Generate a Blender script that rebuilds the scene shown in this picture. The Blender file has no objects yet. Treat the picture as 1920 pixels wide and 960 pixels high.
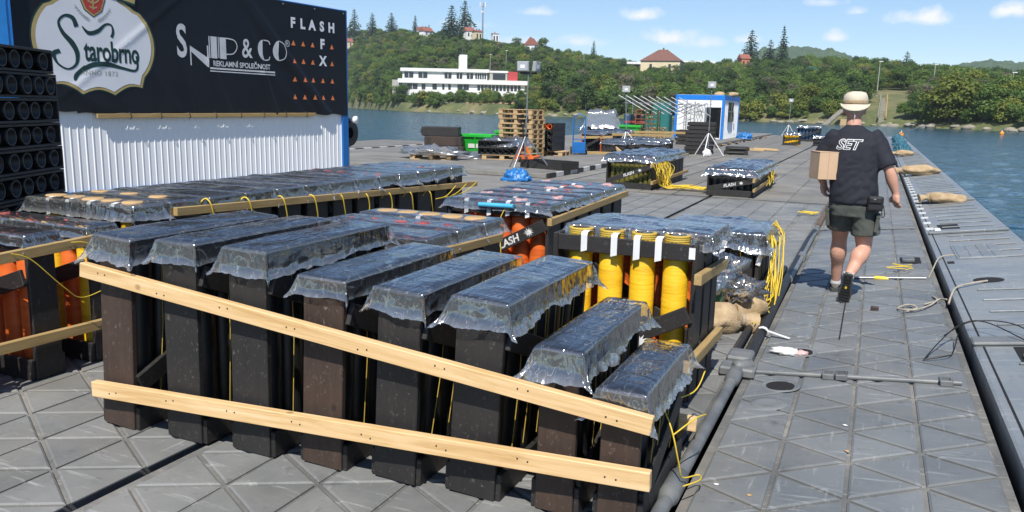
import bpy, bmesh, math, random
import numpy as np
from mathutils import Vector, Matrix, noise as mnoise

random.seed(7)
rng = np.random.default_rng(7)
scene = bpy.context.scene
C = scene.collection
R = math.radians
PI = math.pi

# ------------------------------------------------------------------ camera
# world frame: +Y runs along the pontoon, +X to the open water, z = 0 the main deck
cam_d = bpy.data.cameras.new('camera')
cam_d.sensor_width = 36.0
cam_d.lens = 28.125
cam_d.clip_start = 0.05
cam_d.clip_end = 6000
cam = bpy.data.objects.new('camera', cam_d)
C.objects.link(cam)
EYE = 1.65
def cam_matrix(yaw, pitch, roll):
    f = Vector((0, math.cos(pitch), -math.sin(pitch)))
    r = Vector((1, 0, 0)); u = r.cross(f)
    r2 = r*math.cos(roll) + u*math.sin(roll); u2 = -r*math.sin(roll) + u*math.cos(roll)
    M = Matrix((r2, u2, -f)).transposed()
    return (Matrix.Rotation(yaw, 3, 'Z') @ M).to_4x4()
cam.matrix_world = Matrix.Translation((0, 0, EYE)) @ cam_matrix(R(23.99), R(10.549), R(1.26))
scene.camera = cam

# ------------------------------------------------------------------ sun and sky
SUN_EL = R(52)
SUN_AZ = R(168)          # clockwise from +Y: behind the camera, along the pontoon
sun_vec = Vector((math.sin(SUN_AZ)*math.cos(SUN_EL), math.cos(SUN_AZ)*math.cos(SUN_EL), math.sin(SUN_EL)))
sd = bpy.data.lights.new('sun', 'SUN'); sd.energy = 4.3; sd.angle = R(0.53); sd.color = (1.0, 0.955, 0.88)
sun = bpy.data.objects.new('sun', sd); C.objects.link(sun)
sun.rotation_euler = sun_vec.to_track_quat('Z', 'Y').to_euler()

world = bpy.data.worlds.new('World'); scene.world = world; world.use_nodes = True
scene.view_settings.view_transform = 'Standard'
scene.view_settings.look = 'None'
scene.view_settings.exposure = 0.53
scene.view_settings.gamma = 1.0
scene.view_settings.use_curve_mapping = False
scene.cycles.use_denoising = True
scene.cycles.max_bounces = 8
scene.cycles.transparent_max_bounces = 14
scene.cycles.sample_clamp_indirect = 6.0
scene.cycles.caustics_reflective = False
scene.cycles.caustics_refractive = False

def sky_world():
    nt = world.node_tree; N = nt.nodes; Lk = nt.links
    N.clear()
    out = N.new('ShaderNodeOutputWorld'); bg = N.new('ShaderNodeBackground')
    sky = N.new('ShaderNodeTexSky'); sky.sky_type = 'NISHITA'; sky.sun_disc = False
    sky.sun_elevation = SUN_EL; sky.sun_rotation = SUN_AZ
    sky.altitude = 300; sky.air_density = 1.0; sky.dust_density = 0.15; sky.ozone_density = 5.0
    bg.inputs['Strength'].default_value = 0.095
    tc = N.new('ShaderNodeTexCoord')
    # fair-weather cumulus: soft puffs at fixed directions of the sky, edges broken up by noise
    nz = N.new('ShaderNodeTexNoise'); nz.inputs['Scale'].default_value = 34; nz.inputs['Detail'].default_value = 8; nz.inputs['Roughness'].default_value = 0.62
    Lk.new(tc.outputs['Generated'], nz.inputs['Vector'])
    def math_(op, a, b=None, clamp=False):
        n = N.new('ShaderNodeMath'); n.operation = op; n.use_clamp = clamp
        for i, v in enumerate((a, b)):
            if v is None: continue
            if isinstance(v, (int, float)): n.inputs[i].default_value = v
            else: Lk.new(v, n.inputs[i])
        return n.outputs[0]
    total = None
    for (ax, el, wx, wy, s) in CLOUDS:
        az, e = R(ax), R(el)
        d = Vector((math.sin(az)*math.cos(e), math.cos(az)*math.cos(e), math.sin(e)))
        side = Vector((math.cos(az), -math.sin(az), 0)); up = side.cross(d)
        v1 = N.new('ShaderNodeVectorMath'); v1.operation = 'DOT_PRODUCT'; Lk.new(tc.outputs['Generated'], v1.inputs[0]); v1.inputs[1].default_value = side/R(wx)
        v2 = N.new('ShaderNodeVectorMath'); v2.operation = 'DOT_PRODUCT'; Lk.new(tc.outputs['Generated'], v2.inputs[0]); v2.inputs[1].default_value = up/R(wy)
        off = d.dot(up)
        v3 = N.new('ShaderNodeVectorMath'); v3.operation = 'DOT_PRODUCT'; Lk.new(tc.outputs['Generated'], v3.inputs[0]); v3.inputs[1].default_value = d
        a = math_('ABSOLUTE', v1.outputs['Value']); b = v2.outputs['Value']
        # flatter base, rounder top
        b2 = math_('MULTIPLY', math_('MAXIMUM', math_('MULTIPLY', b, -1.9), b), 1.0)
        q = math_('SQRT', math_('ADD', math_('MULTIPLY', a, a), math_('MULTIPLY', b2, b2)))
        m = math_('SUBTRACT', 1.0, q)
        m = math_('ADD', m, math_('MULTIPLY', math_('SUBTRACT', nz.outputs['Fac'], 0.5), 2.6))
        m = math_('MULTIPLY', m, 1.25*s, True)
        fr = math_('GREATER_THAN', v3.outputs['Value'], 0.5)
        m = math_('MULTIPLY', m, fr)
        total = m if total is None else math_('MAXIMUM', total, m)
    mix = N.new('ShaderNodeMix'); mix.data_type = 'RGBA'
    tint = N.new('ShaderNodeMix'); tint.data_type = 'RGBA'; tint.blend_type = 'MULTIPLY'; tint.inputs['Factor'].default_value = 1.0
    Lk.new(sky.outputs['Color'], tint.inputs['A']); tint.inputs['B'].default_value = (.93, .95, .98, 1)
    Lk.new(total, mix.inputs['Factor']); Lk.new(tint.outputs['Result'], mix.inputs['A'])
    mix.inputs['B'].default_value = (7.6, 7.8, 8.2, 1)
    Lk.new(mix.outputs['Result'], bg.inputs['Color']); Lk.new(bg.outputs['Background'], out.inputs['Surface'])
# azimuth clockwise from +Y, elevation, half width, half height (degrees), density
CLOUDS = [(-15.4, 6.3, 1.5, .55, .7), (-13.4, 4.8, 2.2, .75, .85), (-8.6, 4.7, 1.2, .5, .7), (-22.5, 6.4, 1.4, .45, .55), (-3.0, 4.8, .9, .5, .75), (-1.7, 6.4, .9, .45, .6), (2.1, 5.9, 2.0, .75, .9), (6.6, 6.2, 1.6, .8, .85), (-3.6, 7.0, 1.4, .5, .5), (-27.3, 5.5, 2.0, .4, .4), (-19.5, 4.5, 2.2, .6, .5), (-10.9, 4.5, 2.6, .6, .5), (-24, 4.4, 2.2, .5, .4), (-6, 3.9, 3, .5, .3), (-21, 9.4, 4, .8, .35), (30, 9, 3.5, 1.2, .8), (48, 14, 5, 1.8, .7), (-75, 12, 6, 2, .6), (-110, 16, 6, 2, .6), (100, 10, 6, 2, .7), (160, 18, 8, 3, .7), (-160, 12, 7, 2.5, .7)]
sky_world()
# ------------------------------------------------------------------ helpers
def V(*a): return Vector(a)
class MB:
    """collects shapes; build() links them as ONE mesh object"""
    def __init__(s): s.v = []; s.f = []; s.m = []; s.sm = []
    def raw(s, vs, fs, mi=0, smooth=False):
        o = len(s.v); s.v += [tuple(p) for p in vs]
        for f in fs: s.f.append(tuple(i+o for i in f)); s.m.append(mi); s.sm.append(smooth)
        return s
    def box(s, c, d, rot=None, mi=0):
        c = Vector(c); hx, hy, hz = d[0]/2, d[1]/2, d[2]/2
        vs = [Vector((x, y, z)) for z in (-hz, hz) for y in (-hy, hy) for x in (-hx, hx)]
        if rot is not None: vs = [rot @ p for p in vs]
        vs = [p + c for p in vs]
        return s.raw(vs, [(0, 2, 3, 1), (4, 5, 7, 6), (0, 1, 5, 4), (2, 6, 7, 3), (0, 4, 6, 2), (1, 3, 7, 5)], mi)
    def bb(s, x0, x1, y0, y1, z0, z1, mi=0):
        return s.box(((x0+x1)/2, (y0+y1)/2, (z0+z1)/2), (abs(x1-x0), abs(y1-y0), abs(z1-z0)), None, mi)
    def beam(s, a, b, w, h, up=(0, 0, 1), mi=0):
        a, b = Vector(a), Vector(b); d = (b-a); L = d.length; d.normalize(); up = Vector(up)
        sx = d.cross(up); 
        if sx.length < 1e-5: sx = d.cross(Vector((1, 0, 0)))
        sx.normalize(); uz = sx.cross(d)
        M = Matrix((sx, d, uz)).transposed()
        return s.box((a+b)/2, (w, L, h), M, mi)
    def tube(s, pts, r, n=8, cap=True, mi=0, smooth=True):
        pts = [Vector(p) for p in pts]; rs = r if isinstance(r, (list, tuple)) else [r]*len(pts)
        vs = []; prev = None
        for i, p in enumerate(pts):
            d = (pts[min(i+1, len(pts)-1)] - pts[max(i-1, 0)])
            if d.length < 1e-9: d = Vector((0, 0, 1))
            d.normalize()
            if prev is None:
                a = d.orthogonal().normalized()
            else:
                a = (prev - d*prev.dot(d))
                a = a.normalized() if a.length > 1e-6 else d.orthogonal().normalized()
            prev = a; b = d.cross(a)
            for k in range(n):
                t = 2*PI*k/n; vs.append(p + (a*math.cos(t) + b*math.sin(t))*rs[i])
        fs = []
        for i in range(len(pts)-1):
            for k in range(n):
                k2 = (k+1) % n; fs.append((i*n+k, i*n+k2, (i+1)*n+k2, (i+1)*n+k))
        s.raw(vs, fs, mi, smooth)
        if cap:
            s.raw(vs[:n], [tuple(reversed(range(n)))], mi); s.raw(vs[-n:], [tuple(range(n))], mi)
        return s
    def lathe(s, prof, n=16, c=(0, 0, 0), mi=0, smooth=True, axis='Z'):
        vs = []
        for (r_, z) in prof:
            for k in range(n):
                t = 2*PI*k/n; p = (r_*math.cos(t), r_*math.sin(t), z)
                if axis == 'Y': p = (p[0], p[2], p[1])
                if axis == 'X': p = (p[2], p[0], p[1])
                vs.append((p[0]+c[0], p[1]+c[1], p[2]+c[2]))
        fs = []
        for i in range(len(prof)-1):
            for k in range(n):
                k2 = (k+1) % n; q = (i*n+k, i*n+k2, (i+1)*n+k2, (i+1)*n+k)
                fs.append(q if axis != 'Y' else tuple(reversed(q)))
        return s.raw(vs, fs, mi, smooth)
    def prism(s, poly, z0, z1, mi=0):
        n = len(poly); vs = [(x, y, z0) for x, y in poly] + [(x, y, z1) for x, y in poly]
        return s.raw(vs, [tuple(reversed(range(n))), tuple(range(n, 2*n))] + [(i, (i+1) % n, n+(i+1) % n, n+i) for i in range(n)], mi)
    def blob(s, c, r, seed=0, amp=.15, n=10, m=7, mi=0, freq=2.0, flat=None):
        vs = []; c = Vector(c); rr = Vector(r) if not isinstance(r, (int, float)) else Vector((r, r, r))
        for i in range(m+1):
            ph = PI*i/m
            for k in range(n):
                t = 2*PI*k/n; d = Vector((math.sin(ph)*math.cos(t), math.sin(ph)*math.sin(t), math.cos(ph)))
                q = 1 + amp*mnoise.noise(d*freq + Vector((seed*3.1, seed*1.7, seed)))
                p = Vector((d.x*rr.x, d.y*rr.y, d.z*rr.z))*q
                if flat is not None and p.z < flat: p.z = flat
                vs.append(p + c)
        fs = [(i*n+k, (i+1)*n+k, (i+1)*n+(k+1) % n, i*n+(k+1) % n) for i in range(m) for k in range(n)]
        return s.raw(vs, fs, mi, True)
    def grid(s, fn, nu, nv, mi=0, smooth=True):
        vs = [fn(i/nu, j/nv) for j in range(nv+1) for i in range(nu+1)]
        fs = [(j*(nu+1)+i, j*(nu+1)+i+1, (j+1)*(nu+1)+i+1, (j+1)*(nu+1)+i) for j in range(nv) for i in range(nu)]
        return s.raw(vs, fs, mi, smooth)
    def mesh(s, name, mats, bevel=0.0, seg=1, clean=False):
        me = bpy.data.meshes.new(name); me.from_pydata(s.v, [], s.f)
        for m in (mats if isinstance(mats, (list, tuple)) else [mats]): me.materials.append(m)
        me.polygons.foreach_set('material_index', s.m); me.polygons.foreach_set('use_smooth', s.sm)
        if bevel or clean:
            bm = bmesh.new(); bm.from_mesh(me)
            bmesh.ops.remove_doubles(bm, verts=bm.verts, dist=1e-5)
            if bevel:
                es = [e for e in bm.edges if len(e.link_faces) == 2 and e.calc_face_angle(0) > R(35)]
                bmesh.ops.bevel(bm, geom=es, offset=bevel, segments=seg, affect='EDGES', profile=.6)
            bm.to_mesh(me); bm.free()
        me.update(); return me
    def build(s, name, mats, parent=None, bevel=0.0, seg=1, clean=False, loc=None, rz=None):
        return link(name, s.mesh(name, mats, bevel, seg, clean), parent, loc, rz)
def link(name, me, parent=None, loc=None, rz=None):
    o = bpy.data.objects.new(name, me); C.objects.link(o)
    if parent is not None: o.parent = parent
    if loc is not None: o.location = loc
    if rz is not None: o.rotation_euler = (0, 0, rz)
    return o
def tag(o, label=None, cat=None, group=None, kind=None):
    if label: o['label'] = label
    if cat: o['category'] = cat
    if group: o['group'] = group
    if kind: o['kind'] = kind
    return o
def thing(name, label, cat, loc=(0, 0, 0), rz=0.0, group=None):
    o = bpy.data.objects.new(name, None); C.objects.link(o); o.empty_display_size = .1
    o.location = loc; o.rotation_euler = (0, 0, rz)
    return tag(o, label, cat, group)
KIDS = {}
def copy_tree(o, parent=None):
    c = o.copy(); C.objects.link(c); c.parent = parent
    for ch in o.children: copy_tree(ch, c)
    return c
def place(o, loc, rz=None, scale=None, label=None, group=None):
    o.location = loc
    if rz is not None: o.rotation_euler = (o.rotation_euler[0], o.rotation_euler[1], rz)
    if scale is not None: o.scale = (scale,)*3 if isinstance(scale, (int, float)) else scale
    if label: o['label'] = label
    if group: o['group'] = group
    return o
def text(name, body, mat, parent, size, M, ext=0.002, align='CENTER', sx=1.0, shear=0.0, offset=0.0, space=1.0):
    cu = bpy.data.curves.new(name, 'FONT'); cu.body = body; cu.size = size; cu.extrude = ext; cu.align_x = align; cu.align_y = 'CENTER'
    cu.shear = shear; cu.offset = offset; cu.space_character = space; cu.materials.append(mat); cu.resolution_u = 4
    tmp = bpy.data.objects.new(name, cu); C.objects.link(tmp)
    me = bpy.data.meshes.new_from_object(tmp.evaluated_get(bpy.context.evaluated_depsgraph_get()))
    bpy.data.objects.remove(tmp); bpy.data.curves.remove(cu)
    if not me.materials: me.materials.append(mat)
    o = bpy.data.objects.new(name, me); C.objects.link(o); o.parent = parent
    o.matrix_local = M @ Matrix.Diagonal((sx, 1, 1, 1))
    return o
def frame(o, x, y):
    """matrix with local x,y axes given (z = x cross y) at o"""
    x = Vector(x).normalized(); y = Vector(y).normalized(); z = x.cross(y).normalized(); y = z.cross(x)
    return Matrix.Translation(o) @ Matrix((x, y, z)).transposed().to_4x4()

# ------------------------------------------------------------------ materials
MATS = {}
def nodes(name):
    m = bpy.data.materials.new(name); m.use_nodes = True
    nt = m.node_tree; return m, nt, nt.nodes, nt.links, nt.nodes['Principled BSDF']
def ramp(N, Lk, fac, stops):
    r = N.new('ShaderNodeValToRGB'); Lk.new(fac, r.inputs['Fac'])
    el = r.color_ramp.elements
    while len(el) < len(stops): el.new(0.5)
    for e, (p, c) in zip(el, stops): e.position = p; e.color = (*c, 1) if len(c) == 3 else c
    return r.outputs['Color']
def coords(N, Lk, scale=(1, 1, 1), kind='Object', rand=True):
    tc = N.new('ShaderNodeTexCoord'); mp = N.new('ShaderNodeMapping'); mp.inputs['Scale'].default_value = scale
    if rand and kind == 'Object':
        oi = N.new('ShaderNodeObjectInfo'); ml = N.new('ShaderNodeVectorMath'); ml.operation = 'ADD'
        sc = N.new('ShaderNodeMath'); sc.operation = 'MULTIPLY'; sc.inputs[1].default_value = 37.0
        Lk.new(oi.outputs['Random'], sc.inputs[0]); Lk.new(tc.outputs['Object'], ml.inputs[0]); Lk.new(sc.outputs[0], ml.inputs[1])
        Lk.new(ml.outputs[0], mp.inputs['Vector'])
    else: Lk.new(tc.outputs[kind], mp.inputs['Vector'])
    return mp.outputs['Vector']
def noise_tex(N, Lk, vec, scale, detail=4, rough=.55, dist=0.0):
    n = N.new('ShaderNodeTexNoise'); n.inputs['Scale'].default_value = scale; n.inputs['Detail'].default_value = detail
    n.inputs['Roughness'].default_value = rough; n.inputs['Distortion'].default_value = dist
    if vec is not None: Lk.new(vec, n.inputs['Vector'])
    return n.outputs['Fac']
def bump(N, Lk, B, h, strength=.3, dist=.01, prev=None):
    b = N.new('ShaderNodeBump'); b.inputs['Strength'].default_value = strength; b.inputs['Distance'].default_value = dist
    Lk.new(h, b.inputs['Height'])
    if prev is not None: Lk.new(prev, b.inputs['Normal'])
    Lk.new(b.outputs['Normal'], B.inputs['Normal']); return b.outputs['Normal']
def mixc(N, Lk, f, a, b, blend='MIX'):
    m = N.new('ShaderNodeMix'); m.data_type = 'RGBA'; m.blend_type = blend
    for s, v in (('Factor', f), ('A', a), ('B', b)):
        if isinstance(v, tuple): m.inputs[s].default_value = (*v, 1) if len(v) == 3 else v
        elif isinstance(v, (int, float)): m.inputs[s].default_value = v
        else: Lk.new(v, m.inputs[s])
    return m.outputs['Result']
def mottled(name, c1, c2, scale=3.0, rough=.6, bmp=.15, bscale=40, bdist=.004, c3=None, stretch=(1, 1, 1), metal=0.0, spec=.5, detail=5, kind='Object', rscale=None):
    m, nt, N, Lk, B = nodes(name)
    v = coords(N, Lk, stretch, kind)
    f = noise_tex(N, Lk, v, scale, detail, .6)
    st = [(.3, c1), (.7, c2)] if c3 is None else [(.28, c1), (.5, c2), (.72, c3)]
    Lk.new(ramp(N, Lk, f, st), B.inputs['Base Color'])
    B.inputs['Roughness'].default_value = rough; B.inputs['Metallic'].default_value = metal; B.inputs['Specular IOR Level'].default_value = spec
    if bmp: bump(N, Lk, B, noise_tex(N, Lk, v, bscale, 4), bmp, bdist)
    MATS[name] = m; return m
def wood(name, c1, c2, c3, grain=(14, 1.2, 14), rough=.65, scratch=None, knots=True):
    """boards run along their local Y; grain follows it"""
    m, nt, N, Lk, B = nodes(name)
    v = coords(N, Lk, grain)
    g = noise_tex(N, Lk, v, 3.0, 6, .65, .6)
    col = ramp(N, Lk, g, [(.25, c1), (.5, c2), (.78, c3)])
    v2 = coords(N, Lk, (1, 1, 1))
    big = noise_tex(N, Lk, v2, 2.2, 3)
    col = mixc(N, Lk, .55, col, ramp(N, Lk, big, [(.3, tuple(x*.6 for x in c2)), (.7, tuple(min(1, x*1.45) for x in c2))]), 'MIX') if scratch else col
    if scratch:
        s = noise_tex(N, Lk, coords(N, Lk, (9, 5, 6)), 7.0, 5, .7, .8)
        col = mixc(N, Lk, ramp(N, Lk, s, [(.60, (0, 0, 0)), (.68, (.8, .8, .8))]), col, scratch)
        s2 = noise_tex(N, Lk, coords(N, Lk, (5, 4, 5)), 3.2, 6, .75, .3)
        col = mixc(N, Lk, ramp(N, Lk, s2, [(.675, (0, 0, 0)), (.69, (.9, .9, .9))]), col, (.30, .17, .08))
    if knots:
        vo = N.new('ShaderNodeTexVoronoi'); vo.inputs['Scale'].default_value = 3.4; Lk.new(coords(N, Lk, (1, .8, 1)), vo.inputs['Vector'])
        col = mixc(N, Lk, ramp(N, Lk, vo.outputs['Distance'], [(.0, (.8, .8, .8)), (.045, (.45, .45, .45)), (.06, (0, 0, 0))]), col, tuple(x*.45 for x in c1))
    Lk.new(col, B.inputs['Base Color']); B.inputs['Roughness'].default_value = rough
    bump(N, Lk, B, g, .22, .003)
    MATS[name] = m; return m
def plain(name, c, rough=.5, metal=0.0, var=.12, scale=6, bmp=.0):
    lo = tuple(max(0, x*(1-var)) for x in c); hi = tuple(min(1, x*(1+var)) for x in c)
    return mottled(name, lo, hi, scale, rough, bmp, metal=metal)
# ------------------------------------------------------------------ material palette
M_black = wood('black_wood', (.011, .010, .010), (.019, .017, .016), (.032, .028, .025), scratch=(.12, .11, .10), rough=.6)
M_brown = wood('brown_wood', (.022, .013, .009), (.043, .026, .018), (.075, .048, .034), scratch=(.16, .14, .12), rough=.65)
M_pine = wood('fresh_pine', (.46, .26, .09), (.66, .44, .21), (.78, .58, .34), grain=(13, .7, 13), rough=.7)
M_oldpine = wood('weathered_pine', (.26, .165, .06), (.37, .25, .10), (.46, .33, .15), grain=(12, 1, 12), rough=.75)
M_end = mottled('cut_wood', (.62, .46, .26), (.75, .6, .38), 30, .8)
M_hdpe = mottled('black_tube', (.010, .011, .012), (.02, .021, .023), 4, .42, .05)
M_yellow = mottled('yellow_tube', (.55, .29, .006), (.80, .47, .012), 3, .5, .5, 14, .006, stretch=(.6, .6, 5), c3=(.83, .52, .03))
M_orange = mottled('orange_tube', (.40, .065, .010), (.66, .125, .014), 3, .5, .4, 14, .005, stretch=(.6, .6, 5), c3=(.70, .16, .03))
M_bluetube = mottled('dark_blue_tube', (.02, .05, .10), (.035, .075, .14), 3, .45)
M_coil = mottled('yellow_fuse_coil', (.42, .28, .03), (.56, .40, .07), 9, .6, .6, 60, .004, stretch=(.3, .3, 14))
M_fuse = mottled('yellow_fuse', (.62, .43, .03), (.78, .57, .06), 9, .55)
M_tape = mottled('white_tape', (.66, .66, .65), (.78, .78, .77), 8, .55, .2, 30)
M_paintw = mottled('white_stencil_paint', (.36, .36, .35), (.66, .66, .65), 30, .75, c3=(.74, .74, .72))
M_foil = mottled('kraft_disc', (.40, .25, .11), (.52, .35, .17), 8, .75)
M_red = mottled('red_shell_paper', (.26, .03, .03), (.42, .10, .09), 8, .6)
M_pink = mottled('pink_label_paper', (.42, .20, .20), (.60, .42, .40), 8, .6)
M_dark = plain('dark_gap', (.008, .008, .008), .9)
M_steel = mottled('galvanised_steel', (.30, .31, .32), (.46, .47, .48), 8, .38, .1, metal=.85)
M_pipe = mottled('grey_painted_pipe', (.085, .092, .097), (.14, .148, .152), 5, .45, .15, c3=(.20, .20, .19))
M_rubber = mottled('black_rubber', (.010, .010, .010), (.022, .022, .021), 6, .5, .2)
M_white = mottled('white_enamel', (.74, .75, .74), (.80, .81, .80), 3, .4)
M_burlap = mottled('burlap', (.30, .21, .115), (.50, .37, .22), 9, .9, .7, 70, .012)
M_rope = mottled('rope', (.28, .25, .2), (.42, .38, .31), 20, .9, .5, 80)
M_yellowcloth = M_fuse
M_plank = wood('pallet_wood', (.34, .22, .10), (.48, .33, .17), (.58, .42, .24), grain=(9, .9, 9), rough=.8)
M_bluetarp = mottled('blue_tarp', (.012, .12, .36), (.03, .20, .50), 5, .35, .5, 12, .03)
M_green = mottled('green_plastic', (.015, .33, .03), (.03, .43, .05), 3, .35)
M_bluepaint = mottled('blue_paint', (.006, .10, .34), (.010, .14, .42), 3, .4)
M_glass = plain('window_glass', (.02, .028, .035), .08)

def film_mat(name, base=.09, haze=.035, hem=.42, rough=.10, bstr=.55, ior=2.0):
    """thin clear film: see-through, sky sheen at flat angles, milky only where it is crumpled (hem)"""
    m, nt, N, Lk, B = nodes(name)
    N.remove(B); out = N['Material Output']
    tr = N.new('ShaderNodeBsdfTransparent'); tr.inputs['Color'].default_value = (.96, .97, .98, 1)
    gl = N.new('ShaderNodeBsdfGlossy'); gl.inputs['Roughness'].default_value = rough; gl.inputs['Color'].default_value = (1, 1, 1, 1)
    df = N.new('ShaderNodeBsdfTranslucent'); df.inputs['Color'].default_value = (.86, .89, .91, 1)
    dd = N.new('ShaderNodeBsdfDiffuse'); dd.inputs['Color'].default_value = (.86, .89, .91, 1)
    at = N.new('ShaderNodeAttribute'); at.attribute_name = 'hem'
    # long pull lines: noise stretched along one direction, sharpened to creases
    def crease(sc, rot, scale):
        tcv = coords(N, Lk, (1, 1, 1)); mp = N.new('ShaderNodeMapping'); mp.inputs['Scale'].default_value = sc; mp.inputs['Rotation'].default_value = rot; Lk.new(tcv, mp.inputs['Vector'])
        n_ = noise_tex(N, Lk, mp.outputs[0], scale, 2, .5, .4)
        s1 = N.new('ShaderNodeMath'); s1.operation = 'SUBTRACT'; s1.inputs[1].default_value = .5; Lk.new(n_, s1.inputs[0])
        s2 = N.new('ShaderNodeMath'); s2.operation = 'ABSOLUTE'; Lk.new(s1.outputs[0], s2.inputs[0]); return s2.outputs[0]
    c1 = crease((1, 6, 1.5), (0, 0, .5), 3.0); c2 = crease((6, 1.2, 3), (.3, 0, -.4), 4.0)
    ad0 = N.new('ShaderNodeMath'); ad0.operation = 'ADD'; Lk.new(c1, ad0.inputs[0]); Lk.new(c2, ad0.inputs[1])
    b = N.new('ShaderNodeBump'); b.inputs['Strength'].default_value = bstr; b.inputs['Distance'].default_value = .012; Lk.new(ad0.outputs[0], b.inputs['Height'])
    Lk.new(b.outputs['Normal'], gl.inputs['Normal'])
    fr = N.new('ShaderNodeFresnel'); fr.inputs['IOR'].default_value = ior; Lk.new(b.outputs['Normal'], fr.inputs['Normal'])
    ad = N.new('ShaderNodeMath'); ad.operation = 'ADD'; ad.inputs[1].default_value = base; ad.use_clamp = True; Lk.new(fr.outputs[0], ad.inputs[0])
    m1 = N.new('ShaderNodeMixShader'); m1.inputs[0].default_value = .6; Lk.new(df.outputs[0], m1.inputs[1]); Lk.new(dd.outputs[0], m1.inputs[2])
    cre = ramp(N, Lk, c2, [(.0, (1, 1, 1)), (.012, (0, 0, 0))])
    hz = N.new('ShaderNodeMath'); hz.operation = 'MULTIPLY_ADD'; hz.inputs[1].default_value = hem; hz.inputs[2].default_value = haze; Lk.new(at.outputs['Fac'], hz.inputs[0])
    hz2 = N.new('ShaderNodeMath'); hz2.operation = 'MULTIPLY_ADD'; hz2.inputs[1].default_value = .28; hz2.use_clamp = True; Lk.new(cre, hz2.inputs[0]); Lk.new(hz.outputs[0], hz2.inputs[2])
    m2 = N.new('ShaderNodeMixShader'); Lk.new(hz2.outputs[0], m2.inputs[0]); Lk.new(tr.outputs[0], m2.inputs[1]); Lk.new(m1.outputs[0], m2.inputs[2])
    m3 = N.new('ShaderNodeMixShader'); Lk.new(ad.outputs[0], m3.inputs[0]); Lk.new(m2.outputs[0], m3.inputs[1]); Lk.new(gl.outputs[0], m3.inputs[2])
    Lk.new(m3.outputs[0], out.inputs['Surface'])
    return m
M_film = film_mat('clear_film')
M_film2 = film_mat('crinkled_film', .11, .055, .5, .12, .95, 2.0)

def deck_mat(name, c1, c2, c3, dirt, rough=.55):
    m, nt, N, Lk, B = nodes(name)
    tc = N.new('ShaderNodeNewGeometry'); v = tc.outputs['Position']
    f = noise_tex(N, Lk, v, 1.6, 7, .62)
    col = ramp(N, Lk, f, [(.3, c1), (.5, c2), (.72, c3)])
    st = noise_tex(N, Lk, v, .55, 5, .6, .5)
    col = mixc(N, Lk, ramp(N, Lk, st, [(.5, (0, 0, 0)), (.72, (.75, .75, .75))]), col, dirt)
    sp = noise_tex(N, Lk, v, 22, 5, .75)
    col = mixc(N, Lk, ramp(N, Lk, sp, [(.62, (0, 0, 0)), (.75, (.6, .6, .6))]), col, tuple(x*1.6 for x in c3))
    sp2 = noise_tex(N, Lk, v, 9, 6, .75)
    col = mixc(N, Lk, ramp(N, Lk, sp2, [(.3, (.55, .55, .55)), (.42, (0, 0, 0))]), col, tuple(x*.5 for x in c1))
    # pale scuffs dragged along and across the plates, and each plate a little different
    for sc_, th in (((2.2, 26, 1), .63), ((30, 3, 1), .66), ((9, 11, 1), .68)):
        mp = N.new('ShaderNodeMapping'); mp.inputs['Scale'].default_value = sc_; mp.inputs['Rotation'].default_value = (0, 0, .35*sc_[0]); Lk.new(v, mp.inputs['Vector'])
        sf = noise_tex(N, Lk, mp.outputs[0], 1.0, 6, .68)
        col = mixc(N, Lk, ramp(N, Lk, sf, [(th-.05, (0, 0, 0)), (th+.08, (.55, .55, .55))]), col, tuple(min(.6, x*2.1) for x in c3))
    oi = N.new('ShaderNodeObjectInfo'); mr = N.new('ShaderNodeMapRange'); mr.inputs['To Min'].default_value = .86; mr.inputs['To Max'].default_value = 1.12; Lk.new(oi.outputs['Random'], mr.inputs['Value'])
    cb_ = N.new('ShaderNodeCombineColor')
    for k_ in range(3): Lk.new(mr.outputs[0], cb_.inputs[k_])
    col = mixc(N, Lk, 1.0, col, cb_.outputs[0], 'MULTIPLY')
    Lk.new(col, B.inputs['Base Color'])
    Lk.new(ramp(N, Lk, f, [(.3, (rough-.12,)*3), (.7, (rough+.15,)*3)]), B.inputs['Roughness'])
    n1 = bump(N, Lk, B, noise_tex(N, Lk, v, 5, 4), .25, .012)
    bump(N, Lk, B, noise_tex(N, Lk, v, 90, 3), .12, .002, n1)
    return m
M_deck = deck_mat('deck_grey', (0.131, 0.135, 0.133), (0.181, 0.184, 0.179), (0.225, 0.226, 0.219), (0.206, 0.194, 0.169))
M_deckseam = deck_mat('deck_seam', (0.10, 0.10, 0.098), (0.165, 0.162, 0.152), (0.31, 0.30, 0.275), (0.28, 0.255, 0.215), .7)
M_walk = deck_mat('walkway_grey', (0.118, 0.128, 0.134), (0.158, 0.168, 0.172), (0.20, 0.207, 0.208), (0.195, 0.188, 0.172), .5)
M_walkseam = deck_mat('walkway_seam', (0.09, 0.095, 0.095), (0.15, 0.15, 0.142), (0.30, 0.285, 0.25), (0.27, 0.235, 0.185), .7)
M_outer = deck_mat('outer_pontoon_grey', (0.15, 0.168, 0.180), (0.19, 0.207, 0.216), (0.235, 0.248, 0.252), (0.24, 0.228, 0.205), .42)
M_fardeck = deck_mat('far_deck', (.14, .135, .122), (.185, .177, .16), (.225, .215, .195), (.235, .205, .165), .7)

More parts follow.
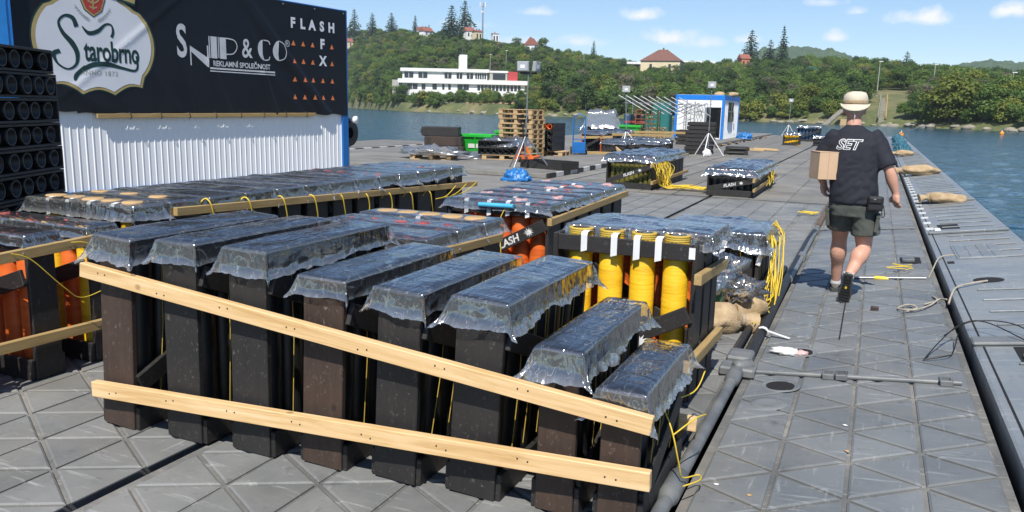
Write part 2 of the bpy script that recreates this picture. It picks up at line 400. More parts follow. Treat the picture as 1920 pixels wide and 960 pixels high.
# ------------------------------------------------------------------ pontoon decks
def tri_piece(w, s, gap, t, flip, bev=.010):
    """triangular deck plate: apex on one long side, base on the other; local origin at the base middle"""
    g = gap; h = w
    pts = [(0, -s/2), (0, s/2), (h, 0)] if not flip else [(h, s/2), (h, -s/2), (0, 0)]
    cx = sum(p[0] for p in pts)/3; cy = sum(p[1] for p in pts)/3
    k = 1 - g/(h/3)
    lo = [(cx+(x-cx)*k, cy+(y-cy)*k) for x, y in pts]; k2 = k - bev/(h/3)
    hi = [(cx+(x-cx)*k2, cy+(y-cy)*k2) for x, y in pts]
    vs = [(x, y, -t) for x, y in lo] + [(x, y, -bev*.6) for x, y in lo] + [(x, y, 0) for x, y in hi]
    fs = [(6, 7, 8)] + [(i, (i+1) % 3, 3+(i+1) % 3, 3+i) for i in range(3)] + [(3+i, 3+(i+1) % 3, 6+(i+1) % 3, 6+i) for i in range(3)]
    # counter-clockwise outline
    a = (lo[1][0]-lo[0][0])*(lo[2][1]-lo[0][1]) - (lo[1][1]-lo[0][1])*(lo[2][0]-lo[0][0])
    if a < 0: fs = [tuple(reversed(f)) for f in fs]
    return vs, fs
def tri_field(parent, x0, ncol, w, y0, y1, s, mat, near, z=0.0, gap=.010, t=.013, y_phase=0.0, skip=None):
    ma = MB().raw(*tri_piece(w, s, gap, t, False)).mesh('deck_panel', mat); mb = MB().raw(*tri_piece(w, s, gap, t, True)).mesh('deck_panel', mat)
    rest = MB(); cnt = 0
    for c in range(ncol):
        xx = x0 + c*w; ph = y_phase + (s/2 if c % 2 else 0)
        n = int((y1-y0)/s)+2
        for k in range(n):
            for flip in (0, 1):
                yc = y0 + ph + k*s + (s/2 if flip else 0)
                if yc - s/2 < y0 or yc + s/2 > y1: continue
                if skip and skip(xx+w/2, yc): continue
                if near(xx + w/2, yc):
                    o = link('deck_panel', mb if flip else ma, parent); o.location = (xx, yc, z + random.uniform(-.0012, .0012)); cnt += 1
                else:
                    vs, fs = tri_piece(w, s, gap, t, bool(flip)); rest.raw([(x+xx, y+yc, q+z) for x, y, q in vs], fs)
    if rest.v: tag(rest.build('deck_panel_field', mat, parent), kind='stuff')
    return cnt
# main deck: slabs with open joints between the floats, dark hull below
hull = tag(MB().bb(-16.2, -.72, -4, 63, -.44, -.10).build('pontoon_hull', M_dark), kind='structure')
deck = MB()
xs = [(-2.845, -.70), (-5.06, -2.915), (-6.42, -5.085)]
for (a, b) in xs:
    y = -3.9
    while y < 62:
        L = 6.6 if y > 12 else 4.4
        deck.bb(a, b, y, y+L-.02, -.10, -.013); y += L
deck_o = tag(deck.build('deck', M_deckseam), kind='structure')
near_deck = lambda x, y: y < 3.3 and y > 1.7 and x > -4.9 or (y < 7.5 and x > -1.1 and y > 1.5)
c1 = tri_field(deck_o, -2.80, 5, .352, -1.5, 15.9, .385, M_deck, near_deck, y_phase=.12)
tri_field(deck_o, -1.02+.02, 1, .29, -1.5, 15.9, .385, M_deck, near_deck)
c2 = tri_field(deck_o, -5.0, 6, .352, .3, 15.9, .385, M_deck, near_deck, y_phase=.02)
tri_field(deck_o, -6.40, 3, .43, 5, 15.9, .44, M_deck, lambda x, y: False)
# plates of the far deck: rectangular fields
far_m = [MB().bb(-w/2+.012, w/2-.012, -.535, .535, -.008, 0).mesh('deck_panel', M_fardeck, .005) for w in (.72, .45)]
for (a, b) in xs:
    for i in range(3):
        w = .72 if b-a > 2 else .445
        xx = a + w*(i+.5)
        for k in range(42):
            yy = 16.5 + k*1.09
            if yy < 40:
                o = link('deck_panel', far_m[0 if w > .5 else 1], deck_o, (xx, yy, random.uniform(-.002, .002)))
far_rest = MB()
for (a, b) in xs:
    for i in range(3):
        w = .72 if b-a > 2 else .445
        for k in range(22, 42):
            far_rest.bb(a+w*i+.012, a+w*(i+1)-.012, 16.5+k*1.09-.535, 16.5+k*1.09+.535, -.008, 0)
tag(far_rest.build('deck_panel_field', M_fardeck, deck_o), kind='stuff')
# raised left pontoon with a black-and-white edge
ld = MB().bb(-16.2, -6.46, -4, 63, -.10, .0)
ldk = MB().bb(-16.15, -7.0, 17.6, 63, 0.004, .12)
left_o = tag(ld.build('left_deck', M_fardeck), kind='structure')
left_r = tag(ldk.build('raised_deck', M_fardeck, None, .01), kind='structure')
lp = MB().bb(-.55, .55, -.535, .535, 0, .006).mesh('deck_panel', M_fardeck, .004)
for i in range(8):
    for k in range(26):
        link('deck_panel', lp, left_r, (-15.55 + i*1.12, 18.2 + k*1.1, .12))
M_strw = plain('white_edge_paint', (.58, .58, .55), .6); M_strb = plain('black_edge_paint', (.02, .02, .02), .6)
ew = MB().bb(-.03, .03, -.25, .25, 0, .115).mesh('edge_stripe', M_strw, .004); eb = MB().bb(-.03, .03, -.25, .25, 0, .115).mesh('edge_stripe', M_strb, .004)
for k in range(24):
    link('edge_stripe', ew if k % 2 else eb, left_r, (-6.975, 17.9+k*.5, .006))
for k in range(20):
    o = link('edge_stripe', ew if k % 2 else eb, left_r, (-16.13, 20.0+k*.5, .12)); o.rotation_euler = (0, PI/2, 0)
# landing stage beyond the left edge (pale boards by the water)
stage = tag(MB().bb(-21.5, -16.25, 22, 33, -.3, -.02).build('landing_stage', M_fardeck), kind='structure')
for k in range(12):
    link('deck_panel', MB().bb(-2.6, 2.6, -.43, .43, 0, .012).mesh('deck_panel', M_fardeck, .004) if k == 0 else bpy.data.meshes['deck_panel.stage'] if False else lp, stage, (-18.9, 22.5+k*.9, -.02))

# walkway: hinged float strip that tips up towards the outer pontoon
walk = tag(MB().bb(0, 1.295, -2.5, 62, -.12, -.013).build('walkway', M_walkseam), kind='structure')
walk.location = (-.62, 0, 0); walk.rotation_euler = (0, -math.atan(.098), 0)
holes = [(.20, 4.86), (.22, 5.62), (.20, 5.9)]
tri_field(walk, .035, 4, .308, .8, 61, .40, M_walk, lambda x, y: 2.2 < y < 15.5, y_phase=.03)
# outer pontoon
outer = MB()
mods = [(-2.5, 5.78), (5.86, 14.9), (14.96, 24), (24.06, 36), (36.06, 48), (48.06, 60.5)]
for (a, b) in mods: outer.bb(0, .90, a, b, -.62, 0)
outer_o = tag(outer.build('outer_pontoon', M_outer, None, .02, 2), kind='structure')
outer_o.location = (.70, 0, .20); outer_o.rotation_euler = (0, -R(8.5), 0)
rib = MB().box((0, 0, .004), (.60, .024, .014)).mesh('rib', M_outer, .005)
for (a, b) in mods:
    k = a + .45
    while k < min(b - .3, 34):
        if not (7.7 < k < 9.0): link('rib', rib, outer_o, (.50, k, .003))
        k += .41
rim = MB()
for (a, b) in mods: rim.bb(.055, .066, a+.05, b-.05, -.002, .003)
rim.build('rim_groove', M_dark, outer_o)
# hatch, holes and fittings on the outer pontoon
hat = MB().bb(.18, .62, 9.15, 10.1, 0, .008).build('hatch', M_outer, outer_o, .004)
for k in range(4): MB().bb(.205+k*.105, .285+k*.105, 9.2, 10.05, .006, .013).build('hatch_plate', M_outer, hat, .004)
MB().prism([(.33+.12*math.cos(t*PI/8), 7.98+.12*math.sin(t*PI/8)) for t in range(16)], -.001, .0035).build('round_opening', M_dark, outer_o)
MB().bb(.08, .14, 8.9, 9.02, 0, .004).build('cleat_slot', M_dark, outer_o)
for yy in (5.55, 4.75, 4.2):
    MB().bb(.22, .52, yy-.17, yy+.17, -.01, .0035).build('lug_pocket', M_dark, outer_o)
    MB().box((.36, yy+.02, .02), (.15, .09, .05), Matrix.Rotation(.2, 3, 'Z')).bb(.24, .33, yy-.13, yy-.07, 0, .03).bb(.42, .47, yy-.14, yy+.1, 0, .04).build('lug', M_steel, outer_o, .006)
MB().bb(.0, .9, 5.74, 5.90, .0, .028).bb(.5, .72, 5.66, 5.98, .01, .05).build('hinge_bar', M_pipe, outer_o, .01)
dash = MB().bb(-.045, .045, -.11, .11, 0, .004).mesh('painted_dash', M_strw)
for k in range(22): link('painted_dash', dash, outer_o, (.06, 11.6 + k*.62, .002))
for yy, w in ((11.1, .9), (14.9, .9)): MB().bb(.02, .88, yy-.05, yy+.05, 0, .035).build('cross_ridge', M_outer, outer_o, .01)
MB().bb(.16, .40, 11.5, 11.95, 0, .004).build('deck_pocket', M_dark, outer_o)
MB().bb(.10, .17, 11.25, 11.45, 0, .03).build('fitting', M_tape, outer_o, .005)
# walkway fittings: cross rods, hinge blocks, recesses
def rod(y, xa, xb, r=.014, name='cross_rod', mat=M_pipe):
    MB().tube([(xa, y, .012), (xb, y, .012)], r, 8).build(name, mat, walk)
rod(5.12, .05, 1.22, .016); rod(8.45, .52, 1.2, .012, mat=M_steel); rod(12.2, .0, 1.24, .012)
for (x, y) in ((.50, 5.12), (.575, 5.12), (1.14, 5.12)):
    MB().bb(x-.033, x+.033, y-.05, y-.034, 0, .035).bb(x-.033, x+.033, y+.034, y+.05, 0, .035).bb(x-.033, x-.022, y-.034, y+.034, 0, .035).bb(x+.022, x+.033, y-.034, y+.034, 0, .035).build('hinge_block', M_pipe, walk, .004)
for (x, y) in ((.24, 4.90), (.29, 5.68)):
    n = 20
    MB().lathe([(.085, -.004), (.10, .002), (.108, .006), (.115, -.002)], n, (x, y, 0)).build('recess_rim', M_walk, walk)
    MB().prism([(x+.083*math.cos(2*PI*t/n), y+.083*math.sin(2*PI*t/n)) for t in range(n)], -.012, .0025).build('recess', M_dark, walk)
MB().lathe([(.0, .002), (.06, .003), (.065, .005), (.10, .004), (.105, -.002)], 20, (.21, 4.56, 0)).build('filler_cap', M_walk, walk)
MB().bb(1.0, 1.2, 9.35, 9.75, -.05, .004).build('recess', M_dark, walk)
MB().bb(1.02, 1.14, 9.45, 9.6, 0, .03).build('fitting', M_pipe, walk, .005)
MB().bb(.52, .53, 6.05, 8.3, 0, .003).build('open_seam', M_dark, walk)
# service pipes along the hinge line
pp = thing('service_pipe', 'grey painted steel pipe with flanged couplings along the walkway hinge', 'pipe', (-.66, 0, 0))
MB().tube([(0, 1.4, .03), (0, 5.02, .03)], .033, 14).build('pipe_run', M_pipe, pp)
for y in (3.28, 4.95): MB().tube([(0, y-.16, .03), (0, y-.13, .03), (0, y-.11, .03), (0, y+.10, .03), (0, y+.13, .03)], [.034, .038, .046, .046, .036], 16).build('coupling', M_pipe, pp)
MB().bb(-.11, .11, 5.0, 5.16, 0, .06).tube([(-.02, 5.02, .06), (.08, 5.12, .06)], .04, 12).build('elbow_block', M_pipe, pp, .012)
MB().bb(-.10, .06, 5.2, 5.42, .0, .075).build('junction_block', M_pipe, pp, .015)
hb = thing('rubber_hose', 'black rubber hose lying along the hinge line behind the coupling', 'hose', (-.66, 0, 0))
MB().tube([(.02, 5.38, .03), (.0, 8, .03), (.0, 11, .03), (.02, 12.1, .03)], .04, 12).tube([(-.075, 5.4, .03), (-.08, 8.8, .03)], .03, 10).build('hose_run', M_rubber, hb)
p2 = thing('thin_pipe', 'thin steel pipe with a bright open end beside the grey service pipe', 'pipe', (-.745, 0, 0))
MB().tube([(0, 1.4, .022), (0, 4.05, .022)], .026, 10).build('pipe_run', M_rubber, p2)
MB().lathe([(.012, 4.05), (.018, 4.05), (.019, 4.13), (.012, 4.13)], 12, (0.0, 0, .034), axis='Y').build('pipe_mouth', M_steel, p2)
p3 = thing('far_pipe', 'grey pipe with couplings at the walkway edge by the yellow leads', 'pipe', (-.64, 0, 0))
MB().tube([(0, 8.2, .03), (.0, 12.3, .03)], .034, 12).build('pipe_run', M_pipe, p3)
for y in (9.6, 11.9): MB().tube([(0, y-.12, .03), (0, y+.12, .03)], .05, 12).build('coupling', M_pipe, p3)
p4 = thing('rust_pipe', 'rusty brown pipe continuing the hinge line past the walking man', 'pipe', (-.64, 0, 0))
MB().tube([(0, 12.4, .03), (.0, 16.5, .03)], .04, 10).build('pipe_run', mottled('rusty_pipe', (.10, .065, .04), (.16, .11, .07), 6, .7), p4)

# ------------------------------------------------------------------ water
def water_mat():
    m, nt, N, Lk, B = nodes('lake_water')
    g = N.new('ShaderNodeNewGeometry'); v = g.outputs['Position']
    mp = N.new('ShaderNodeMapping'); mp.inputs['Scale'].default_value = (1, .55, 1); mp.inputs['Rotation'].default_value = (0, 0, R(35)); Lk.new(v, mp.inputs['Vector'])
    f1 = noise_tex(N, Lk, mp.outputs[0], .9, 3, .55, .4); f2 = noise_tex(N, Lk, mp.outputs[0], 3.2, 5, .6, .3); f3 = noise_tex(N, Lk, mp.outputs[0], .18, 2)
    a = N.new('ShaderNodeMath'); a.operation = 'MULTIPLY_ADD'; a.inputs[1].default_value = .32; Lk.new(f2, a.inputs[0]); Lk.new(f1, a.inputs[2])
    a2 = N.new('ShaderNodeMath'); a2.operation = 'MULTIPLY_ADD'; a2.inputs[1].default_value = 1.2; Lk.new(f3, a2.inputs[0]); Lk.new(a.outputs[0], a2.inputs[2])
    B.inputs['Base Color'].default_value = (.012, .055, .085, 1)
    B.inputs['Roughness'].default_value = .12; B.inputs['IOR'].default_value = 1.33
    bump(N, Lk, B, a2.outputs[0], 1.0, .30)
    return m
WATER = -.45
wm = water_mat()
wb = MB()
def wpt(u, v):
    r = 1.2*(1250/1.2)**v; a = R(-75 + 135*u); x, y = r*math.sin(a), r*math.cos(a)
    k = max(0.0, 1 - r/220); z = WATER
    if k > 0:
        c1, s1 = math.cos(.6), math.sin(.6); px, py = x*c1+y*s1, -x*s1+y*c1
        z += k*(.055*mnoise.noise(Vector((px*.75, py*.40, 0))) + .035*(1-2*abs(mnoise.noise(Vector((px*1.7, py*.95, 5))))) + .014*mnoise.noise(Vector((px*4.2, py*2.6, 9))))
    return (x, y, z)
wb.grid(wpt, 420, 330)
wb.raw([(-1250, -300, WATER-.12), (1250, -300, WATER-.12), (1250, 1200, WATER-.12), (-1250, 1200, WATER-.12)], [(0, 1, 2, 3)])
tag(wb.build('water', wm), kind='structure')
# ------------------------------------------------------------------ boards, tubes, film
_bc = {}
def board(name, a, b, w, t, up, mat, parent, bevel=.0035, endmat=None):
    """straight board from a to b: width w (across up), height t along up; grain runs along it"""
    a, b = Vector(a), Vector(b); d = b-a; L = d.length; d.normalize(); up = Vector(up)
    sx = d.cross(up).normalized(); uz = sx.cross(d)
    key = (round(w, 3), round(t, 3), round(L, 3), mat.name, bevel)
    if key not in _bc: _bc[key] = MB().box((0, 0, 0), (w, L, t)).mesh(name, mat, bevel)
    o = link(name, _bc[key], parent)
    o.matrix_local = Matrix.Translation((a+b)/2) @ Matrix((sx, d, uz)).transposed().to_4x4()
    return o
_tc = {}
def tube_mesh(r, h, mat):
    key = (round(r, 4), round(h, 3), mat.name)
    if key not in _tc:
        n = 18
        _tc[key] = MB().lathe([(r*.98, 0), (r, .01), (r, h-.008), (r-.004, h), (r-.012, h), (r-.013, h-.25*h)], n).mesh('mortar_tube', [mat])
    return _tc[key]
def sn(x, y, z=0.0): return mnoise.noise(Vector((x, y, z)))
def film_mesh(x0, x1, y0, y1, H, drop, seed, res=.02, lump=.006, flare=.06, fold=.012, mat=None, sag=None, bunch=0.0, rag=.30):
    """clear sheet pulled tight over a box top, taped round it, with a short crumpled hem"""
    dr = drop*(1+rag*.5)
    nx = max(8, int((x1-x0+2*dr)/res)); ny = max(8, int((y1-y0+2*dr)/res))
    mb = MB(); s = seed*7.13; hem = []
    cx, cy = (x0+x1)/2, (y0+y1)/2; hx, hy = (x1-x0)/2+.004, (y1-y0)/2+.004
    def pleat(q, e, off):
        a = min(1, e/drop)
        w = 1 - 2*abs(sn(q*8.5 + s, off, a*1.2)); w2 = 1 - 2*abs(sn(q*31 + s, off+3, a*2.5))
        return fold*(.15 + 1.25*a*a)*(.75*w + .45*w2)
    def fn(u, v):
        X = -(hx+dr) + 2*(hx+dr)*u; Y = -(hy+dr) + 2*(hy+dr)*v
        ex = max(0, abs(X)-hx); ey = max(0, abs(Y)-hy)
        sxn = 1 if X > 0 else -1; syn = 1 if Y > 0 else -1
        if ex >= ey: k = 1 - rag*(.5+.5*sn(Y*3.1, s + sxn*5, 1.3)) - .13*abs(sn(Y*8, s, sxn*2)) - .22*max(0, sn(Y*2.1, s, 8+sxn))
        else: k = 1 - rag*(.5+.5*sn(X*4.1, s + syn*9, 4.2)) - .13*abs(sn(X*9, s, syn*3)) - .22*max(0, sn(X*3.3, s, 8+syn))
        ex *= k; ey *= k
        e = max(ex, ey); cor = min(ex, ey); a = min(1, e/drop)
        tail = max(0, a-.62)/.38
        px = min(abs(X), hx); py = min(abs(Y), hy)
        if ex > 0: px += .003 + ex*flare*.3 + abs(pleat(Y, ex, 2*sxn)) + tail*tail*drop*.22*(.4+abs(sn(Y*7, s, 3)))
        if ey > 0: py += .003 + ey*flare*.3 + abs(pleat(X, ey, 5*syn)) + tail*tail*drop*.22*(.4+abs(sn(X*7, s, 6)))
        if cor > 0: px += cor*.30; py += cor*.30
        z = H + .004 - e*.97 - cor*.15
        if e == 0:
            m_ = min(1, (hx-abs(X))/.04, (hy-abs(Y))/.04)
            z += m_*(lump*(.5+sn(X*5+s, Y*3.2, s)) + lump*.35*sn(X*11, Y*8+s, 2))
            if sag: z += sag*(1-(Y/hy)**2)*.4
        else: z += tail*.010*sn(X*40, Y*40, s)
        hem.append(min(1.0, .10*a + .9*tail*(.35+.65*abs(sn(X*23, Y*23, s)))) + (.25 if 0 < e < .008 else 0))
        return (cx+sxn*px, cy+syn*py, z)
    mb.grid(fn, nx, ny)
    me = mb.mesh('plastic_cover', mat or M_film)
    at = me.attributes.new('hem', 'FLOAT', 'POINT'); at.data.foreach_set('value', hem)
    return me
def starburst(name, mat, parent, M, r):
    pts = []; rnd = random.Random(5)
    for k in range(22):
        q = r*(1.0+.35*rnd.random()) if k % 2 == 0 else r*.52
        pts.append((q*1.25*math.cos(2*PI*k/22), q*math.sin(2*PI*k/22)))
    o = MB().prism(pts, 0, .0015).build(name, mat, parent); o.matrix_local = M; return o
def tape_strip(parent, x, y, z, dx, over, down, w=.038, name='tape_strip'):
    """white tape from the top over the edge: runs along dx (unit, horizontal, outward)"""
    d = Vector(dx); side = Vector((-d.y, d.x, 0)); p0 = Vector((x, y, z)); mb = MB()
    prof = [p0 - d*over + V(0, 0, .010), p0 - d*over*.4 + V(0, 0, .016), p0 + V(0, 0, .010), p0 + d*.007 + V(0, 0, -.004), p0 + d*.006 - V(0, 0, down)]
    vs = []
    for p in prof: vs += [p - side*w/2, p + side*w/2]
    vs[-1] = vs[-1] + V(0, 0, .012)
    fs = [(2*i, 2*i+1, 2*i+3, 2*i+2) for i in range(len(prof)-1)]
    mb.raw(vs, fs); me = mb.mesh(name, M_tape)
    o = link(name, me, parent); sm = o.modifiers.new('thickness', 'SOLIDIFY'); sm.thickness = .0012
    return o
_tops = {}
def top_mesh(kind, r):
    key = (kind, round(r, 3))
    if key not in _tops:
        mb = MB()
        if kind == 'coil': 
            for q in range(3): mb.lathe([(r*.72, q*.012), (r*.98, q*.012-.004), (r*1.04, q*.012+.006), (r*.98, q*.012+.014), (r*.72, q*.012+.012)], 20)
            m = M_coil
        elif kind == 'kraft': mb.lathe([(0, .03), (r*.8, .032), (r*.95, .02), (r*.95, -.01)], 18); m = M_foil
        elif kind == 'red': mb.blob((0, 0, .0), (r*.8, r*.6, .026), 3, .9, 12, 6, freq=3); m = M_red
        elif kind == 'pink': mb.blob((0, 0, .005), (r*.9, r*.95, .03), 5, .6, 12, 6, freq=3); m = M_pink
        else: mb.lathe([(0, .004), (r*.84, .006), (r*.84, -.01)], 16); m = M_hdpe
        _tops[key] = mb.mesh('shell_top', m)
    return _tops[key]
_rk = {}
def rack(label, loc, L, W, H, n, tmat, rz=0.0, lean=0.0, group=None, boards=(M_black, M_black), brace=None, braces=True, film=True, seed=1,
         drop=.12, frs=.022, fuses=0, tops=None, rails=True, tr=None, filmkw=None, closed=False, letters=False, tape=0, lshift=0.0, bandz=None, cat='mortar rack', name='mortar_rack', two_rows=False):
    root = thing(name, label, cat, loc, rz, group); root.rotation_euler = (0, lean, rz)
    r = tr or min((W-.05)/2, (L-.08)/(2*n)*.98)
    # end boards
    for k, y in enumerate((.0, L-.03)):
        board('end_board', (0, y+.015, 0.004), (0, y+.015, H), W, .03, (0, 1, 0), boards[k], root, .004)
    if rails:
        for sgn in (-1, 1):
            board('base_rail', (sgn*(W/2+.011), .012, .065), (sgn*(W/2+.011), L-.012, .065), .024, .125, (0, 0, 1), M_black, root)
            board('top_rail', (sgn*(W/2-.010), .032, H-.052), (sgn*(W/2-.010), L-.032, H-.052), .022, .095, (0, 0, 1), M_black, root)
    board('base_plank', (0, .032, .02), (0, L-.032, .02), W-.03, .03, (0, 0, 1), M_black, root)
    br = None
    if braces:
        for sgn in ((-1, 1) if brace is None else (1,)):
            za, zb = brace or ((.22, H-.22) if (seed+sgn) % 2 else (H-.15, .28))
            br = board('brace', (sgn*(W/2+.013), .03, za), (sgn*(W/2+.013), L-.03, zb), .024, .10, (0, 0, 1), M_black, root)
    if letters and br is not None:
        # stencilled lettering on the outer face of the brace, reading along the board
        Lb = (br.data.vertices[0].co.y); half = abs(Lb); s = .085
        Mx = frame((.0135, -half*.02 + lshift, -.002), (0, 1, 0), (0, 0, 1))
        text('stencil_lettering', 'FLASH', M_paintw, br, s, Mx, .0005, sx=1.0, shear=.18, offset=.002)
        starburst('stencil_star', M_paintw, br, frame((.0135, .24*L + lshift*.9, 0), (0, 1, 0), (0, 0, 1)), .030)
    if closed:
        for sgn in (-1, 1):
            nb = max(4, int(L/.13))
            for i in range(nb):
                ya = .035+(L-.07)*i/nb; yb = .035+(L-.07)*(i+1)/nb
                board('slat', (sgn*(W/2-.018), (ya+yb)/2, .13), (sgn*(W/2-.018), (ya+yb)/2, H-.10), .018, (yb-ya)*.72, (0, 1, 0), M_black, root)
    mats = tmat if isinstance(tmat, (list, tuple)) else [tmat]
    for i in range(n):
        y = .045 + (L-.09)*(i+.5)/n
        for row in ((-1, 1) if two_rows else (0,)):
            m = mats[(i + (row > 0)) % len(mats)]
            xx = row*W*.25
            o = link('mortar_tube', tube_mesh(r, H-.03, m), root, (xx + random.uniform(-.004, .004), y, .035))
            if tops:
                kd = tops[(i*3 + seed + (row > 0)) % len(tops)]
                if kd: o2 = link('shell_top', top_mesh(kd, r), o, (0, 0, H-.04), random.uniform(0, 6))
    rnd = random.Random(seed)
    for k in range(fuses):
        y = .12 + (L-.24)*(k+.5)/fuses + rnd.uniform(-.03, .03); x = (W/2+.004)
        y2 = y + rnd.uniform(-.10, .05)
        MB().tube([(0.0, y-.02, H+.005), (x-.012, y, H+.004), (x+.004, y, H-.03), (x+.006, (y+y2)/2+.01, H*.55), (x, y2, .16)], .0024, 5).build('fuse', M_coil, root)
    for k in range(tape):
        tape_strip(root, W/2+.004, .12+(L-.24)*(k+.5)/tape+rnd.uniform(-.03, .03), H+.006, (1, 0, 0), .10, rnd.uniform(.10, .13))
    if film:
        kw = dict(drop=drop, res=frs, seed=seed, mat=M_film, flare=.1); kw.update(filmkw or {})
        link('plastic_cover', film_mesh(-W/2-.012, W/2+.012, -.006, L+.006, H+.012, **kw), root)
    return root

# ------------------------------------------------------------------ the fan of eight racks at the front
ords = ['tallest', 'second', 'third', 'fourth', 'fifth', 'sixth', 'seventh', 'shortest']
fr = [(-3.38, 2.71, .21, .98, 3.2), (-2.955, 2.735, .21, .98, 1.0), (-2.565, 2.765, .215, .98, .8), (-2.185, 2.80, .215, .885, 2.2),
      (-1.81, 2.825, .21, .865, 2.3), (-1.44, 2.85, .22, .865, 2.6), (-1.07, 2.875, .165, .70, .8), (-.80, 2.865, .16, .57, .6)]
for i, (x, y, W, H, ln) in enumerate(fr):
    lab = {0: 'tallest mortar rack with a brown front board at the raised end of the battens',
           7: 'shortest mortar rack under loose film at the low end of the pine battens',
           6: 'narrow brown-fronted mortar rack next to the shortest one on the pine battens'}.get(
           i, '%s mortar rack counted from the tall brown-fronted one along the pine battens' % ords[i])
    Lr = [1.02, 1.0, .98, .95, 1.0, 1.02, .92, .74][i]
    rack(lab, (x, y, 0), Lr, W, H, [6, 6, 6, 6, 6, 6, 6, 5][i], M_hdpe, lean=R(ln), group='fan of racks on the pine battens',
         boards=(M_brown if i in (0, 3, 6, 7) else M_black, M_black), seed=11+i, drop=[.135, .12, .135, .105, .12, .135, .14, .125][i], frs=.0125, fuses=[6, 5, 6, 5, 5, 6, 5, 4][i],
         brace=(.25, .66) if i == 0 else ((H-.14, H-.52) if i < 6 else (.12, .42)),
         filmkw=dict(lump=.011, sag=.012, fold=.009 if i < 5 else .013, flare=.1 if i < 5 else .3, rag=.35))
def batten(label, a, b, h=.068, t=.042, mat=None, group=None, nails=None, up=(0, 0, 1)):
    a, b = Vector(a), Vector(b)
    root = thing('batten', label, 'batten', a, 0, group)
    o = board('timber', (0, 0, 0), b-a, t, h, up, mat or M_pine, root, .003)
    if nails:
        L = (b-a).length
        for k, q in enumerate(nails):
            for dz in (.0,):
                for s2 in (-.022, .022):
                    MB().lathe([(0, .0025), (.0035, .002), (.004, 0)], 8, (0, 0, 0), axis='X').build('nail_head', M_rubber, o, loc=(t/2, -L/2+q*L+s2, random.uniform(-.012, .012)))
    return root
nl = [(i*.128)+.05 for i in range(8)]
batten('fresh pine batten sloping down across the upper fronts of the eight racks', (-3.49, 2.656, .822), (-.66, 2.816, .483), .072, .04, nails=nl)
batten('fresh pine batten across the feet of the eight racks', (-3.47, 2.656, .212), (-.655, 2.816, .262), .078, .04, nails=nl)

# ------------------------------------------------------------------ blocks of racks standing crosswise (long axis along X)
def xrack(label, x0, x1, yf, W, H, n, tmat, **kw):
    """rack along X from x0 to x1, front (-Y) face at yf"""
    return rack(label, (x0, yf+W/2, 0), x1-x0, W, H, n, tmat, rz=-PI/2, **kw)
# B: left block, orange and yellow tubes
for i, yf in enumerate((2.52, 2.98, 3.38)):
    xrack(['orange-tube rack farthest from the tall brown-fronted rack', 'orange-tube rack between two others beside the tall brown-fronted rack', 'rack with yellow and orange tubes right behind the tall brown-fronted rack'][i],
          -5.40, -4.37, yf, .17, .86, 6, [M_orange] if i < 2 else [M_orange, M_yellow], seed=40+i, group='rack block at the left shade', brace=(.30, .62), drop=.10, tops=['red', 'pink', None], tape=[3, 2, 0][i], filmkw=dict(lump=.010, rag=.4, mat=M_film2), frs=.02)
batten('weathered batten along the upper ends of the left orange-tube racks', (-4.335, 2.2, .742), (-4.335, 3.50, .795), .06, .04, M_oldpine)
batten('weathered batten along the lower ends of the left orange-tube racks', (-4.335, 2.2, .268), (-4.335, 3.50, .250), .06, .04, M_oldpine)
# C: long row in front of the container
xrack('taped rack with kraft tops, first of the long row by the container', -5.75, -4.66, 3.98, .22, .90, 5, [M_yellow, M_hdpe], seed=60, drop=.12, tape=4, tops=['kraft'], filmkw=dict(lump=.010, mat=M_film2), group='long rack row by the container')
ORD = ['first', 'second', 'third', 'fourth', 'fifth', 'sixth', 'seventh', 'eighth', 'ninth', 'tenth', 'eleventh', 'twelfth', 'thirteenth']
yy = 4.30
i = 0
while yy < 8.95:
    xrack('%s black film-covered rack from the taped one in the long row before the container' % ORD[i], -5.70, -4.66, yy, .30, .90, 6, M_hdpe, seed=61+i, drop=.14, frs=.020, group='long rack row by the container', fuses=2,
          filmkw=dict(lump=.012, rag=.4, fold=.014, flare=.15, mat=M_film if i < 3 else M_film2), tops=[None, 'kraft'] if i < 1 else ([None, None, 'red'] if i > 6 else None))
    yy += .39; i += 1
batten('long weathered batten tied with yellow leads along the film-covered row', (-4.62, 4.3, .842), (-4.62, 9.2, .671), .062, .04, M_oldpine)
# D: middle racks
for i, yf in enumerate((4.28, 4.68, 5.10)):
    xrack(['middle rack with orange tubes right behind the fan of black racks', 'film-covered middle rack between two others with red shells under the film', 'middle rack with kraft shell tops and a yellow tube at its end'][i],
          -3.54, -2.49, yf, .27, .82, 5, [[M_orange], [M_orange, M_hdpe], [M_hdpe, M_yellow]][i], seed=80+i, drop=.12, frs=.02, tops=[['red', 'pink', None], ['red', 'pink', None], ['kraft', 'kraft', None]][i],
          filmkw=dict(lump=.012, rag=.35, fold=.012, mat=M_film2), group='middle rack block', tape=1 if i == 2 else 0)
batten('short weathered batten on the ends of the middle racks', (-2.455, 4.15, .735), (-2.455, 5.30, .70), .058, .04, M_oldpine)
